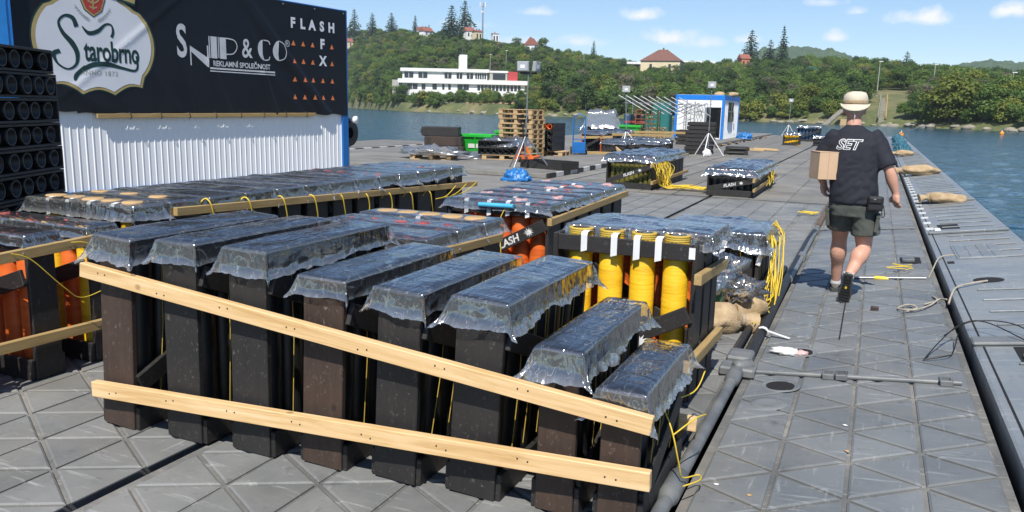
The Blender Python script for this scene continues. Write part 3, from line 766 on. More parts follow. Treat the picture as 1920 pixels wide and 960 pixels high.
# E: orange block with the lettered plank
for i in range(6):
    xrack('orange-tube rack with a white lettered plank and four tape strips' if i == 0 else '%s rack under red-flecked film behind the lettered orange-tube rack' % ORD[i-1],
          -3.30, -2.36, 6.03+i*.36, .27, .86, 5, [M_orange] if i == 0 else ([M_hdpe, M_yellow] if i == 3 else [M_hdpe, M_orange] if i < 3 else M_hdpe), seed=100+i, drop=.085, frs=.02, brace=(.25, .71) if i == 0 else None, letters=(i == 0), lshift=.13, tape=4 if i == 0 else 1,
          tops=['red', 'pink', 'red', None], filmkw=dict(lump=.012, rag=.35, fold=.012, mat=M_film2), group='orange rack block')
MB().tube([(-2.98, 5.99, .84), (-2.66, 5.985, .845)], .02, 10).build('shell_tube', plain('cyan_paper', (.06, .38, .60), .5), bpy.data.objects['mortar_rack.018'] if False else None)
cy = bpy.data.objects['shell_tube']; tag(cy, 'small bright blue cardboard tube lying on the lettered orange-tube rack', 'tube')
batten('pale batten along the ends of the orange-tube block', (-2.325, 5.95, .742), (-2.325, 8.15, .785), .06, .04, M_oldpine)
# F: yellow tubes
fy = xrack('rack of big yellow tubes with coiled tops and white tape strips', -1.70, -.835, 4.42, .20, .92, 4, M_yellow, seed=120, tr=.073, film=False, tops=['coil'], tape=4, brace=(.10, .52), group=None)
MB().bb(.1025, .104, .815, .850, .835, .90).build('tape_patch', M_tape, fy)
starburst('stencil_star', M_paintw, fy, frame((.138, .57, .335), (0, 1, 0), (0, 0, 1)), .035)
fo = xrack('rack of orange tubes with red paper shells right behind the yellow tubes', -1.70, -.835, 4.68, .20, .90, 4, M_orange, seed=121, tr=.066, drop=.07, film=False, tops=['red', 'pink', 'red'], group=None)
fb = xrack('black slatted rack closing the back of the yellow-tube block', -1.70, -.835, 4.93, .18, .88, 5, M_hdpe, seed=122, film=False, closed=True, tops=['red', None], group=None)
o = tag(link('plastic_sheet', film_mesh(-1.66, -.80, 4.56, 5.12, .955, .10, 124, .014, .022, .3, .02, M_film2)), 'clear sheet over the red shells of the yellow-tube block', 'plastic sheet')
batten('short pine batten sticking forward at the top of the yellow-tube block', (-.80, 4.27, .752), (-.80, 5.12, .703), .06, .042, M_oldpine)
batten('short pine batten sticking forward low on the yellow-tube block', (-.80, 4.10, .305), (-.80, 5.12, .255), .06, .042, M_oldpine)
batten('pine offcut on the deck beside the shortest rack', (-.83, 3.72, .16), (-.66, 3.74, .15), .07, .04, M_pine)
# G: black block with lettered plank and yellow leads
for i in range(3):
    xrack('slatted black rack with a white lettered plank beside the sandbags' if i == 0 else '%s slatted black rack behind the one with the lettered plank by the sandbags' % ORD[i-1], -1.66, -.83, 7.22+i*.30, .24, .53, 6, M_hdpe, seed=140+i, film=False, closed=True, brace=(.33, .56) if i == 0 else None, braces=(i == 0), letters=(i == 0), fuses=6, group='slatted rack block')
tag(link('plastic_sheet', film_mesh(-1.72, -.79, 7.18, 8.12, .60, .17, 145, .016, .03, .15, .02, M_film2)), 'shiny clear sheet over the slatted black block by the sandbags', 'plastic sheet')
for (x, y, z, dn) in ((-1.12, 7.18, .53, .16), (-.80, 7.22, .47, .15)):
    t_ = tag(MB().bb(-.02, .02, -.004, .0, -dn, 0).build('tape_tail', M_tape, loc=(x, y-.03, z)), 'loose white tape tail hanging off the sheeted slatted block', 'tape', 'loose tape tails'); t_.rotation_euler = (.1, .25, 0)
batten('short batten through the yellow leads at the top of the slatted block', (-.79, 7.15, .44), (-.79, 8.3, .40), .06, .04, M_oldpine)
batten('short batten at the foot of the slatted block', (-.79, 7.0, .10), (-.79, 8.1, .14), .06, .04, M_oldpine)
# H: two far blocks
for nm, x0, x1, y0, H, n, lab in (('a', -5.18, -4.16, 16.5, .62, 7, 'farther yellow-striped'), ('b', -2.98, -2.07, 16.2, .45, 8, 'low dark')):
    for i in range(n):
        xrack(('rack with green-yellow tubes and a white lettered plank, spilling yellow leads' if nm == 'a' else 'low black rack with a white lettered plank on the far deck') if i == 0 else ('%s dark rack behind the lettered one in the block spilling yellow leads' if nm == 'a' else '%s low rack behind the lettered one on the far deck') % ORD[i-1],
              x0, x1, y0+i*.42, .38, H, 9 if nm == 'a' else 6, mottled('olive_tube', (.10, .095, .02), (.18, .16, .03), 4, .5) if (nm == 'a' and i == 0) else M_hdpe, seed=160+i+(20 if nm == 'b' else 0), film=False, closed=(nm == 'b' and i > 0) or i > 0, brace=(.14, H-.13), braces=(i == 0), letters=(i == 0), tops=['red', 'pink', None], group='far rack block with the yellow leads' if nm == 'a' else 'low far rack block')
    tag(link('plastic_sheet', film_mesh(x0-.02, x1+.02, y0-.02, y0+n*.42, H+.08, .15, 170 + n, .03, .05, .2, .03, M_film2)), 'bright crumpled sheet over the block with spilling yellow leads' if nm == 'a' else 'bright crumpled sheet over the low block on the far deck', 'plastic sheet')
    g = 'with spilling yellow leads' if nm == 'a' else 'that is lowest on the far deck'
    batten('upper batten along the rack block ' + g, (x1+.03, y0-.3, H-.10), (x1+.03, y0+n*.42+.3, H-.02), .07, .045, M_oldpine)
    batten('lower batten along the rack block ' + g, (x1+.03, y0-.2, .16), (x1+.03, y0+n*.42+.35, .20), .07, .045, M_oldpine)
# J: small far racks
for i in range(2):
    xrack(['front rack of yellow tubes far down the deck', 'rear rack of the two far down the deck with yellow tubes'][i], -4.37, -3.55, 44.2+i*.5, .42, .62, 6, M_yellow, seed=200+i, drop=.12, frs=.05, group='far yellow racks', filmkw=dict(mat=M_film2, lump=.05))
    xrack(['front rack of dark blue tubes behind the far yellow racks', 'rear rack of dark blue tubes at the far deck end'][i], -4.3, -3.0, 51.5+i*.6, .45, .9, 6, M_bluetube, seed=210+i, drop=.12, frs=.05, group='far blue racks', filmkw=dict(mat=M_film2, lump=.05))
    xrack(['front low dark rack beside the far yellow tubes', 'rear low dark rack beside the far yellow tubes'][i], -2.9, -2.2, 44.5+i*.5, .42, .5, 6, M_hdpe, seed=220+i, drop=.12, frs=.05, group='far dark racks', filmkw=dict(mat=M_film2, lump=.05))
# ------------------------------------------------------------------ far bank: terrain
SHORE = [(-60, 900), (-41, 560), (-35.5, 400), (-33.9, 330), (-31.7, 268), (-30.2, 255), (-27.6, 236), (-25.1, 210), (-22, 208), (-19, 200), (-13.4, 194), (-8.7, 196), (-4.7, 192), (1.2, 168), (4.6, 160), (7.8, 150), (12.5, 138), (30, 120), (60, 130)]
RIDGE = [(-60, 1100, 45), (-41, 760, 56), (-35.3, 620, 49), (-31.7, 500, 40), (-28, 455, 34.5), (-25.3, 430, 29), (-22.7, 420, 27), (-20.5, 410, 23.5), (-18.2, 400, 20), (-15.3, 390, 16.5), (-11.6, 380, 17), (-8.1, 370, 18.5), (-4.7, 360, 18.5), (-1.5, 345, 17), (1.7, 330, 14.5), (4.6, 315, 12.5), (8, 300, 9.5), (12.5, 290, 9), (30, 280, 12), (60, 300, 14)]
def itp(tab, a, k=1): return float(np.interp(a, [t[0] for t in tab], [t[k] for t in tab]))
def terr(az, r):
    rs = itp(SHORE, az); rr = itp(RIDGE, az, 1); zr = itp(RIDGE, az, 2)
    t = r - rs; x = r*math.sin(R(az)); y = r*math.cos(R(az))
    if t < 0: return max(-3.0, WATER + t*.25)
    s = min(1.0, t/(rr-rs))
    z = WATER + .5*min(1, t/3) + (zr-WATER)*(.12*min(1, t/12) + .88*s**1.05)
    if r > rr: z -= (r-rr)*.04
    w = max(0.0, min(1.0, (az+33.5)/1.5, (-21.8-az)/1.5))
    if w > 0: z = z*(1-w) + w*min(z, 2.4 + max(0, r-300)*.32)
    z += 1.3*mnoise.noise(Vector((x*.012, y*.012, 3)))*min(1, t/30)
    return z
def polar(az, r, z=None):
    return Vector((r*math.sin(R(az)), r*math.cos(R(az)), terr(az, r) if z is None else z))
def ground_mat():
    m, nt, N, Lk, B = nodes('bank_ground')
    g = N.new('ShaderNodeNewGeometry'); v = g.outputs['Position']
    f = noise_tex(N, Lk, v, .05, 6, .65)
    c = ramp(N, Lk, f, [(.35, (.045, .075, .018)), (.5, (.085, .115, .03)), (.62, (.24, .20, .10)), (.72, (.30, .215, .13))])
    f2 = noise_tex(N, Lk, v, .6, 5, .7)
    c = mixc(N, Lk, .5, c, ramp(N, Lk, f2, [(.3, (.04, .06, .015)), (.7, (.22, .20, .09))]))
    Lk.new(c, B.inputs['Base Color']); B.inputs['Roughness'].default_value = .95
    bump(N, Lk, B, f2, .6, .5); return m
M_ground = ground_mat()
tm = MB(); azs = np.arange(-60, 60.01, .5)
rows = 46
def tpt(u, v):
    az = -60 + 120*u; rs = itp(SHORE, az); rr = itp(RIDGE, az, 1); r = rs - 6 + (rr + 260 - rs + 6)*v**1.35
    return polar(az, r)
tm.grid(tpt, 300, rows)
tag(tm.build('bank_terrain', M_ground), kind='structure')
M_canopy = mottled('far_canopy', (.035, .075, .028), (.065, .12, .045), .09, .95, 1.0, .35, 6.0, c3=(.10, .15, .06), kind='Object')
FAR = [(-60, 90), (-30, 52), (-24, 60), (-21, 66), (-18, 72), (-15.8, 62), (-12, 50), (-9.5, 80), (-8, 95), (-6.4, 105), (-4.9, 105), (-3, 98), (-1.6, 88), (.2, 72), (2.6, 68), (4.4, 80), (6.2, 84), (8, 82), (10, 79), (16, 84), (30, 95), (60, 100)]
fm = MB()
def fpt(u, v):
    az = -60+120*u; r = 950 + 380*v; z = itp(FAR, az)*math.sin(min(1, v*1.05)*PI/2)
    x, y = r*math.sin(R(az)), r*math.cos(R(az))
    z += 7*mnoise.noise(Vector((x*.07, y*.02, 1))) + 4.5*abs(mnoise.noise(Vector((x*.16, y*.05, 7)))) + 8*mnoise.noise(Vector((x*.008, y*.008, 2)))
    return (x, y, z - 8 if v > .02 else -3)
fm.grid(fpt, 1500, 16)
tag(fm.build('wooded_hills', M_canopy), kind='structure')

# ------------------------------------------------------------------ trees
def leaf_mat(name, c1, c2, c3, tr=.25):
    m, nt, N, Lk, B = nodes(name)
    oi = N.new('ShaderNodeObjectInfo'); g = N.new('ShaderNodeNewGeometry')
    f = noise_tex(N, Lk, g.outputs['Position'], .55, 4, .7)
    a = N.new('ShaderNodeMath'); a.operation = 'MULTIPLY_ADD'; a.inputs[1].default_value = .5; Lk.new(oi.outputs['Random'], a.inputs[0])
    b = N.new('ShaderNodeMath'); b.operation = 'MULTIPLY_ADD'; b.inputs[1].default_value = .75; b.inputs[2].default_value = -.12; Lk.new(f, b.inputs[0]); Lk.new(b.outputs[0], a.inputs[2])
    col = ramp(N, Lk, a.outputs[0], [(.2, c1), (.5, c2), (.85, c3)])
    Lk.new(col, B.inputs['Base Color']); B.inputs['Roughness'].default_value = .6; B.inputs['Specular IOR Level'].default_value = .25
    t = N.new('ShaderNodeBsdfTranslucent'); Lk.new(mixc(N, Lk, .5, col, (.16, .24, .03)), t.inputs['Color'])
    mx = N.new('ShaderNodeMixShader'); mx.inputs[0].default_value = tr
    Lk.new(B.outputs[0], mx.inputs[1]); Lk.new(t.outputs[0], mx.inputs[2]); Lk.new(mx.outputs[0], N['Material Output'].inputs['Surface'])
    return m
LM = {'mid': leaf_mat('leaf_green', (.055, .105, .022), (.10, .17, .036), (.16, .235, .055)),
      'dark': leaf_mat('leaf_dark', (.034, .068, .022), (.058, .105, .034), (.09, .145, .045)),
      'yellow': leaf_mat('leaf_yellow', (.12, .15, .025), (.18, .21, .038), (.25, .26, .055)),
      'grey': leaf_mat('leaf_grey', (.10, .105, .06), (.15, .145, .09), (.20, .185, .12)),
      'fir': leaf_mat('needle_dark', (.024, .052, .032), (.040, .078, .048), (.06, .105, .062), .1)}
M_bark = mottled('bark', (.045, .035, .026), (.09, .075, .06), 3, .9, .5, 8, .05)
def crown(seed, lobes, ncard, card, mat, up=.35):
    rnd = np.random.default_rng(seed); vs = []; fs = []
    wts = np.array([l[3]*l[4] for l in lobes]); wts = wts/wts.sum()
    for i in range(ncard):
        cx, cy, cz, rx, rz = lobes[rnd.choice(len(lobes), p=wts)]
        d = rnd.normal(size=3); d /= np.linalg.norm(d)
        if d[2] < -.35: d[2] *= -.5
        q = rnd.uniform(.72, 1.04) if rnd.random() < .85 else rnd.uniform(.3, .75)
        p = np.array([cx+d[0]*rx*q, cy+d[1]*rx*q, cz+d[2]*rz*q])
        n = d*.8 + rnd.normal(size=3)*.55 + np.array([0, 0, up]); n /= np.linalg.norm(n)
        t = np.cross(n, rnd.normal(size=3)); t /= np.linalg.norm(t); b = np.cross(n, t); s = card*rnd.uniform(.6, 1.35)
        o = len(vs); vs += [p - t*s*.5, p + b*s*.32, p + t*s*.5, p - b*s*.32 + n*s*.1]; fs.append((o, o+1, o+2, o+3))
    mb = MB(); mb.raw([tuple(v) for v in vs], fs); return mb.mesh('crown', mat)
def rlobes(seed, h, w, n, base=.28, shape='round'):
    rnd = random.Random(seed); L = []
    for i in range(n):
        a = rnd.uniform(0, 2*PI); zz = base + (1-base)*rnd.random()**.8
        pr = {'round': math.sqrt(max(.12, 1-((zz-.50)/.56)**2)), 'tall': .9-abs(zz-.5)*.7, 'bush': 1-zz*.6}[shape]
        rr = w*.5*pr*rnd.uniform(.25, .75); s = w*rnd.uniform(.17, .30)
        L.append((rr*math.cos(a), rr*math.sin(a), h*zz*.9, s, s*rnd.uniform(.7, .95)))
    L.append((0, 0, h*.52, w*.30, h*.28))
    return L
def trunk(seed, h, r, n=5):
    rnd = random.Random(seed); mb = MB()
    mb.tube([(0, 0, -.6), (.05*h*rnd.uniform(-.3, .3), .05*h*rnd.uniform(-.3, .3), h*.35), (.08*h*rnd.uniform(-.4, .4), .08*h*rnd.uniform(-.4, .4), h*.8)], [r*1.3, r*.9, r*.25], 7)
    for k in range(n):
        a = 2*PI*k/n + rnd.uniform(-.4, .4); z0 = h*rnd.uniform(.25, .5); l = h*rnd.uniform(.22, .38)
        mb.tube([(0, 0, z0), (math.cos(a)*l*.5, math.sin(a)*l*.5, z0+l*.4), (math.cos(a)*l, math.sin(a)*l, z0+l*.9)], [r*.55, r*.35, r*.12], 5)
    return mb.mesh('trunk', M_bark)
def fir(seed, h, w, ncard, card, mat):
    """whorls of drooping branches, needles as small cards along each branch"""
    rnd = np.random.default_rng(seed); vs = []; fs = []; nw = 20
    for wi in range(nw):
        k = wi/nw; z0 = h*(.06+.92*k); L = w*.5*(1-k)**.8*rnd.uniform(.8, 1.12) + .25
        nb = max(5, int(11*(1-k)+4))
        for b_ in range(nb):
            a = 2*PI*(b_+rnd.uniform(-.35, .35))/nb + wi*.7; Lb = L*rnd.uniform(.6, 1.15); nc = max(4, int(Lb*4.2))
            for c_ in range(nc):
                t_ = (c_+rnd.random())/nc; rad = Lb*t_; z = z0 + .12*Lb*t_ - .42*Lb*t_*t_ + rnd.normal()*.10
                p_ = np.array([math.cos(a)*rad + rnd.normal()*.12, math.sin(a)*rad + rnd.normal()*.12, z])
                t = np.array([math.cos(a+rnd.normal()*.7), math.sin(a+rnd.normal()*.7), -.3+rnd.normal()*.35]); t /= np.linalg.norm(t)
                bb = np.cross(t, rnd.normal(size=3)); bb /= np.linalg.norm(bb); s_ = card*rnd.uniform(.6, 1.2)*(.6+.5*(1-k))
                o = len(vs); vs += [p_ - t*s_*.4, p_ + bb*s_*.24, p_ + t*s_*.6, p_ - bb*s_*.24]; fs.append((o, o+1, o+2, o+3))
    return MB().raw([tuple(v) for v in vs], fs).mesh('crown', mat)
PROTO = {}
def proto(kind, crown_me, trunk_me): PROTO.setdefault(kind, []).append((crown_me, trunk_me))
for s in range(4): proto('mid', crown(10+s, rlobes(10+s, 8, 7.4, 17, .10), 3600, .50, LM['mid']), trunk(10+s, 6.5, .22))
for s in range(3): proto('dark', crown(20+s, rlobes(20+s, 8.5, 7.0, 17, .10), 3600, .50, LM['dark']), trunk(20+s, 7, .24))
for s in range(2): proto('yellow', crown(30+s, rlobes(30+s, 7.5, 7.6, 16, .08), 3400, .50, LM['yellow']), trunk(30+s, 6, .2))
for s in range(3): proto('grey', crown(40+s, rlobes(40+s, 7.5, 6.5, 18, .15), 1900, .42, LM['grey']), trunk(40+s, 7.2, .2, 9))
for s in range(3): proto('bush', crown(50+s, rlobes(50+s, 3.6, 5.2, 11, .1, 'bush'), 1700, .42, LM['mid' if s < 2 else 'yellow']), trunk(50+s, 2.2, .1))
for s in range(3): proto('fir', fir(60+s, 14, [8.4, 6.2, 9.0][s], 3200, 1.0, LM['fir']), MB().tube([(0, 0, -1), (0, 0, 7), (0, 0, 13.7)], [.3, .2, .04], 7).mesh('trunk', M_bark))
DESC = {'mid': 'green broadleaf tree', 'dark': 'dark green full-crowned tree', 'yellow': 'yellow-green tree', 'grey': 'sparse greyish half-bare tree', 'bush': 'low rounded bush', 'fir': 'dark spruce'}
def put_tree(kind, az, r, sc, label, group, var=None, z=None, name=None):
    p = PROTO[kind][var if var is not None else random.randrange(len(PROTO[kind]))]
    pos = polar(az, r) if z is None else polar(az, r, z)
    t = thing(name or {'fir': 'spruce_tree', 'bush': 'bush'}.get(kind, 'tree'), label, 'bush' if kind == 'bush' else 'tree', pos, random.uniform(0, 6.28), group)
    t.scale = (sc*random.uniform(.9, 1.12), sc*random.uniform(.9, 1.12), sc*random.uniform(.9, 1.1))
    link('crown', p[0], t); link('trunk', p[1], t)
    return t
def region(az, r):
    if az < -31.5: return 'on the bank beside the big container'
    if az < -23: return 'on the slope around the long white building'
    if az < -15: return 'on the bank behind the pallet stack'
    if az < -7.5: return 'on the slope behind the blue and white cabin'
    if az < .5: return 'on the slope between the cabin and the walking man'
    return 'on the bank beyond the open water'
def ring_points():
    out = []
    for ring in range(70):
        t = 1.6 + (ring*3.9 if ring < 10 else 39 + (ring-10)*5.4)
        a = -37.5
        while a < 11.5:
            rs = itp(SHORE, a); rr = itp(RIDGE, a, 1); r = rs + t*(1 + .0*a) + random.uniform(-2, 2)
            step = math.degrees((3.3 if ring < 3 else 4.4)/r)*random.uniform(.75, 1.25)
            a += step
            if r > rr + 26: continue
            out.append((a, max(rs+.8, r), t))
    for k in range(430):
        a = random.uniform(-37, -29.5); t = 1.5 + 70*random.random()**1.3; out.append((a, itp(SHORE, a)+t, t))
    return out
def pxaz(a): return a
clear = [  # (az0, az1, r0, r1): meadows, buildings, soil banks without trees
    (-31.9, -22.6, 266, 304), (-25.0, -23.6, 225, 262), (-.6, 1.7, 170, 250), (-.9, 3.0, 205, 232), (4.4, 9.0, 196, 214), (9.2, 12, 240, 262), (-16.2, -12.3, 318, 345)]
pts = ring_points(); random.shuffle(pts)
keep = []
for (a, r, t) in pts:
    if any(c[0] < a < c[1] and c[2] < r < c[3] for c in clear): continue
    x, y = r*math.sin(R(a)), r*math.cos(R(a)); n = mnoise.noise(Vector((x*.03, y*.03, 9)))
    if -22 < a < -3.5 and 10 < t < 40 and n > -.05 and random.random() < .72: continue
    keep.append((a, r, t, n))
keep.sort(key=lambda q: q[2])
near = keep[:0]; rest = []
nmax = 280; cnt = 0
GN_PTS = []
a = -36.0
while a < 11.3:
    r = itp(SHORE, a); a += math.degrees(2.1/r)*random.uniform(.6, 1.4)
    if -.5 < a < 1.3 or (-25.0 < a < -24.2): continue
    GN_PTS.append((a, r + random.uniform(.6, 4.0), 'bush', random.uniform(.35, .75)))
for (a, r, t, n) in keep:
    q = random.random()
    n2 = mnoise.noise(Vector((r*math.sin(R(a))*.045, r*math.cos(R(a))*.045, 21)))
    if t < 9: kind = 'bush' if q < .45 else 'mid' if q < .72 else 'dark' if q < .86 else 'grey' if q < .93 else 'yellow'
    elif -22 < a < -3.5 and t < 45: kind = 'bush' if q < .62 else 'mid' if q < .8 else 'grey' if q < .9 else 'dark'
    elif n2 > .28: kind = 'dark' if q < .7 else 'mid'
    elif n2 < -.3: kind = 'grey' if q < .6 else 'mid'
    else: kind = 'mid' if q < .52 else 'dark' if q < .68 else 'yellow' if q < .80 else 'grey' if q < .90 else 'bush'
    sc = random.uniform(.5, .84)*(.9 if t < 12 else 1.0)
    if -31.9 < a < -22.4 and r < 275: sc *= .56
    if kind == 'bush': sc = random.uniform(.6, 1.15)
    if a > -31 and r < 330 and cnt < nmax and (t < 26 or random.random() < .35):
        reg = region(a, r)
        put_tree(kind, a, r, sc, DESC[kind] + ' ' + reg, ('bushes ' if kind == 'bush' else 'trees ') + reg); cnt += 1
    else: GN_PTS.append((a, r, kind, sc))
# marked trees of the skyline and the bank
firs = [(-35.1, 560, 1.35, 'tall dark spruce at the skyline next to the container corner', 0), (-33.9, 545, 1.0, 'bushy spruce second along the skyline from the container', 2), (-32.6, 520, 1.0, 'broad spruce on the skyline left of the thin bare one', 2),
        (-31.0, 500, .85, 'thin gappy spruce standing alone on the skyline', 1), (-30.05, 505, .72, 'small slim spruce above the brown-roofed house', 1), (-28.5, 440, 1.32, 'large dark spruce, lower of the tall pair by the mast', 0), (-27.6, 455, 1.4, 'largest dark spruce, taller of the pair by the mast', 0),
        (-26.6, 450, .62, 'small pointed spruce at the foot of the mast', 1), (-18.65, 395, .75, 'lone slim spruce on the skyline before the far wooded hill', 1), (-8.13, 352, .92, 'broad spruce on the skyline above the orange house', 2), (-6.9, 350, .72, 'smaller spruce beside the broad one above the orange house', 2), (-6.1, 335, .98, 'dark narrow spruce before the far hill', 1), (1.36, 318, .62, 'crooked dark pine standing above the bank canopy', 2)]
for (a, r, s, lab, v) in firs:
    t = put_tree('fir', a, r, s, lab, None, v)
    t.scale = (t.scale.x*(1.25 if v == 1 else 1.5), t.scale.y*(1.25 if v == 1 else 1.5), t.scale.z*1.3)
put_tree('mid', -22.3, 415, 1.25, 'big rounded tree on the skyline by the gabled white house', None, 1)
put_tree('dark', -24.0, 418, 1.0, 'dark pointed-crown tree on the skyline right of the mast', None, 2)
yt = put_tree('yellow', 4.15, 164, 1.22, 'large yellow-green tree at the water edge beside the slipway steps', None, 0)
put_tree('dark', -21.6, 222, 1.0, 'dark conifer-like tree right of the white building', None, 0)
# remaining wood: one mass
def forest(name, ptsl):
    kinds = ['mid', 'dark', 'yellow', 'grey', 'bush']
    col = bpy.data.collections.new('tree_models')
    idx = {}
    for k in kinds:
        for j, (cm, tk) in enumerate(PROTO[k]):
            o = bpy.data.objects.new('tm_%02d' % len(idx), cm); col.objects.link(o); idx[(k, j)] = len(idx)
    me = bpy.data.meshes.new(name); me.from_pydata([tuple(polar(a, r)) for a, r, k, s in ptsl], [], [])
    at = me.attributes.new('which', 'INT', 'POINT'); at.data.foreach_set('value', [idx[(k, random.randrange(len(PROTO[k])))] for a, r, k, s in ptsl])
    at = me.attributes.new('size', 'FLOAT', 'POINT'); at.data.foreach_set('value', [s for a, r, k, s in ptsl])
    at = me.attributes.new('turn', 'FLOAT', 'POINT'); at.data.foreach_set('value', [random.uniform(0, 6.28) for _ in ptsl])
    o = link(name, me)
    ng = bpy.data.node_groups.new('scatter', 'GeometryNodeTree')
    ng.interface.new_socket('Geometry', in_out='INPUT', socket_type='NodeSocketGeometry'); ng.interface.new_socket('Geometry', in_out='OUTPUT', socket_type='NodeSocketGeometry')
    N, Lk = ng.nodes, ng.links
    gi, go = N.new('NodeGroupInput'), N.new('NodeGroupOutput'); ip = N.new('GeometryNodeInstanceOnPoints'); ci = N.new('GeometryNodeCollectionInfo')
    ci.inputs['Collection'].default_value = col; ci.inputs['Separate Children'].default_value = True; ci.inputs['Reset Children'].default_value = True
    def attr(nm, ty):
        n = N.new('GeometryNodeInputNamedAttribute'); n.data_type = ty; n.inputs['Name'].default_value = nm; return n.outputs['Attribute']
    cr = N.new('ShaderNodeCombineXYZ'); Lk.new(attr('turn', 'FLOAT'), cr.inputs['Z'])
    er = N.new('FunctionNodeEulerToRotation'); Lk.new(cr.outputs[0], er.inputs[0])
    ip.inputs['Pick Instance'].default_value = True
    Lk.new(gi.outputs[0], ip.inputs['Points']); Lk.new(ci.outputs[0], ip.inputs['Instance']); Lk.new(attr('which', 'INT'), ip.inputs['Instance Index'])
    Lk.new(er.outputs[0], ip.inputs['Rotation']); Lk.new(attr('size', 'FLOAT'), ip.inputs['Scale']); Lk.new(ip.outputs[0], go.inputs[0])
    md = o.modifiers.new('scatter', 'NODES'); md.node_group = ng
    return tag(o, 'green mixed wood covering the far hillside', None, None, 'stuff')
forest('hillside_wood', GN_PTS)
print('TREES', cnt, len(GN_PTS))

# ------------------------------------------------------------------ buildings on the hill
M_wall = mottled('white_render', (.70, .70, .68), (.80, .80, .78), .3, .8); M_cream = mottled('cream_render', (.60, .50, .32), (.70, .60, .40), .3, .8)
M_roof = mottled('red_roof', (.22, .075, .05), (.32, .12, .085), 1.2, .85); M_roof2 = mottled('brown_roof', (.13, .06, .045), (.20, .09, .065), 1.2, .85)
M_pane = plain('dark_pane', (.025, .032, .04), .15); M_tan = plain('tan_panel', (.45, .30, .18), .8); M_redwall = plain('red_cladding', (.45, .05, .05), .6); M_concrete = mottled('concrete', (.34, .33, .30), (.46, .45, .41), 1, .9)
def face_frame(p, toward=Vector((0, 0, 0)), turn=0.0):
    d = Vector((toward.x-p.x, toward.y-p.y)); return math.atan2(d.y, d.x) + PI/2 + turn   # local -Y faces the camera side
wbp = Vector((-132.5, 252.4, 2.2))
wb_ = thing('white_building', 'long white modernist building with ribbon windows and a round tower on the far slope', 'building', wbp, face_frame(wbp, turn=R(-3))); wb_.scale = (1.105,)*3
sc_ = .1733
def bx(name, x0, x1, y0, y1, z0, z1, mat, parent=wb_): return MB().bb(x0, x1, y0, y1, z0, z1).build(name, mat, parent, .0)
# x along the facade, z up; storey bands
bx('ground_storey', 1, 18.6, .8, 12, -1.5, 2.5, M_tan); bx('basement', -19, 19, 1.2, 11, -9, 2.5, M_concrete)
bx('terrace_wall', 4, 19, -.6, .6, -2.4, .35, M_concrete)
bx('lower_band', -19.6, 20.2, -.4, 11, 2.5, 4.1, M_wall); bx('middle_storey', -19.2, 19.6, .5, 11, 4.1, 6.3, M_wall)
bx('middle_band', -20.4, 20.4, -.4, 11, 6.3, 7.6, M_wall); bx('upper_storey', -19.0, 7.6, .5, 11, 7.6, 9.9, M_wall)
bx('roof_band', -19.6, 8.2, -.2, 11, 9.9, 10.9, M_wall); bx('penthouse', 8.2, 14.0, 1.2, 11, 7.6, 9.9, M_concrete); bx('penthouse_roof', 2.0, 14.2, 1.0, 11, 10.0, 10.6, M_wall)
bx('red_stair_block', 14.2, 17.2, 1.0, 9, 7.6, 10.4, M_redwall); bx('penthouse_glazing', 9.4, 13.4, 1.15, 1.3, 7.8, 9.7, M_pane); bx('side_wing', -22.4, -19.6, 1.5, 9, 2.0, 7.2, M_concrete)
tw = MB().lathe([(1.25, 9.5), (1.25, 15.4), (0, 15.4)], 16, (-.1, 4, 0)).build('round_tower', M_wall, wb_); bx('tower_slab', -1.6, -.9, 3.5, 5, 9.5, 15.0, M_concrete); MB().tube([(-.3, 4, 15.4), (-.3, 4, 17.4)], .06, 5).build('aerial', M_steel, wb_)
for (z0, z1, xs_) in ((4.4, 6.1, [(-17.5, -14.3), (-13, -11.8), (-9.6, -8.2), (-6.5, -5.8), (-4.6, -3.8), (-1.7, 1.9)] + [(4.6+k*1.16, 5.45+k*1.16) for k in range(12)]),
                      (7.9, 9.6, [(-18.4, -15.6), (-14, -11.2), (-5.8, -3.6), (-2, -.2), (1.2, 3.2)] + [(3.9+k*.72, 4.4+k*.72) for k in range(5)]),
                      (.6, 2.2, [(4.4+k*2.0, 5.3+k*2.0) for k in range(7)])):
    for (a, b) in xs_:
        w_ = MB().bb(a, b, .36 if z0 > 1 else .66, .52 if z0 > 1 else .82, z0, z1).build('window', M_pane, wb_)
        if b-a > 1.5: MB().bb((a+b)/2-.06, (a+b)/2+.06, .30, .36, z0, z1).build('mullion', M_wall, w_)
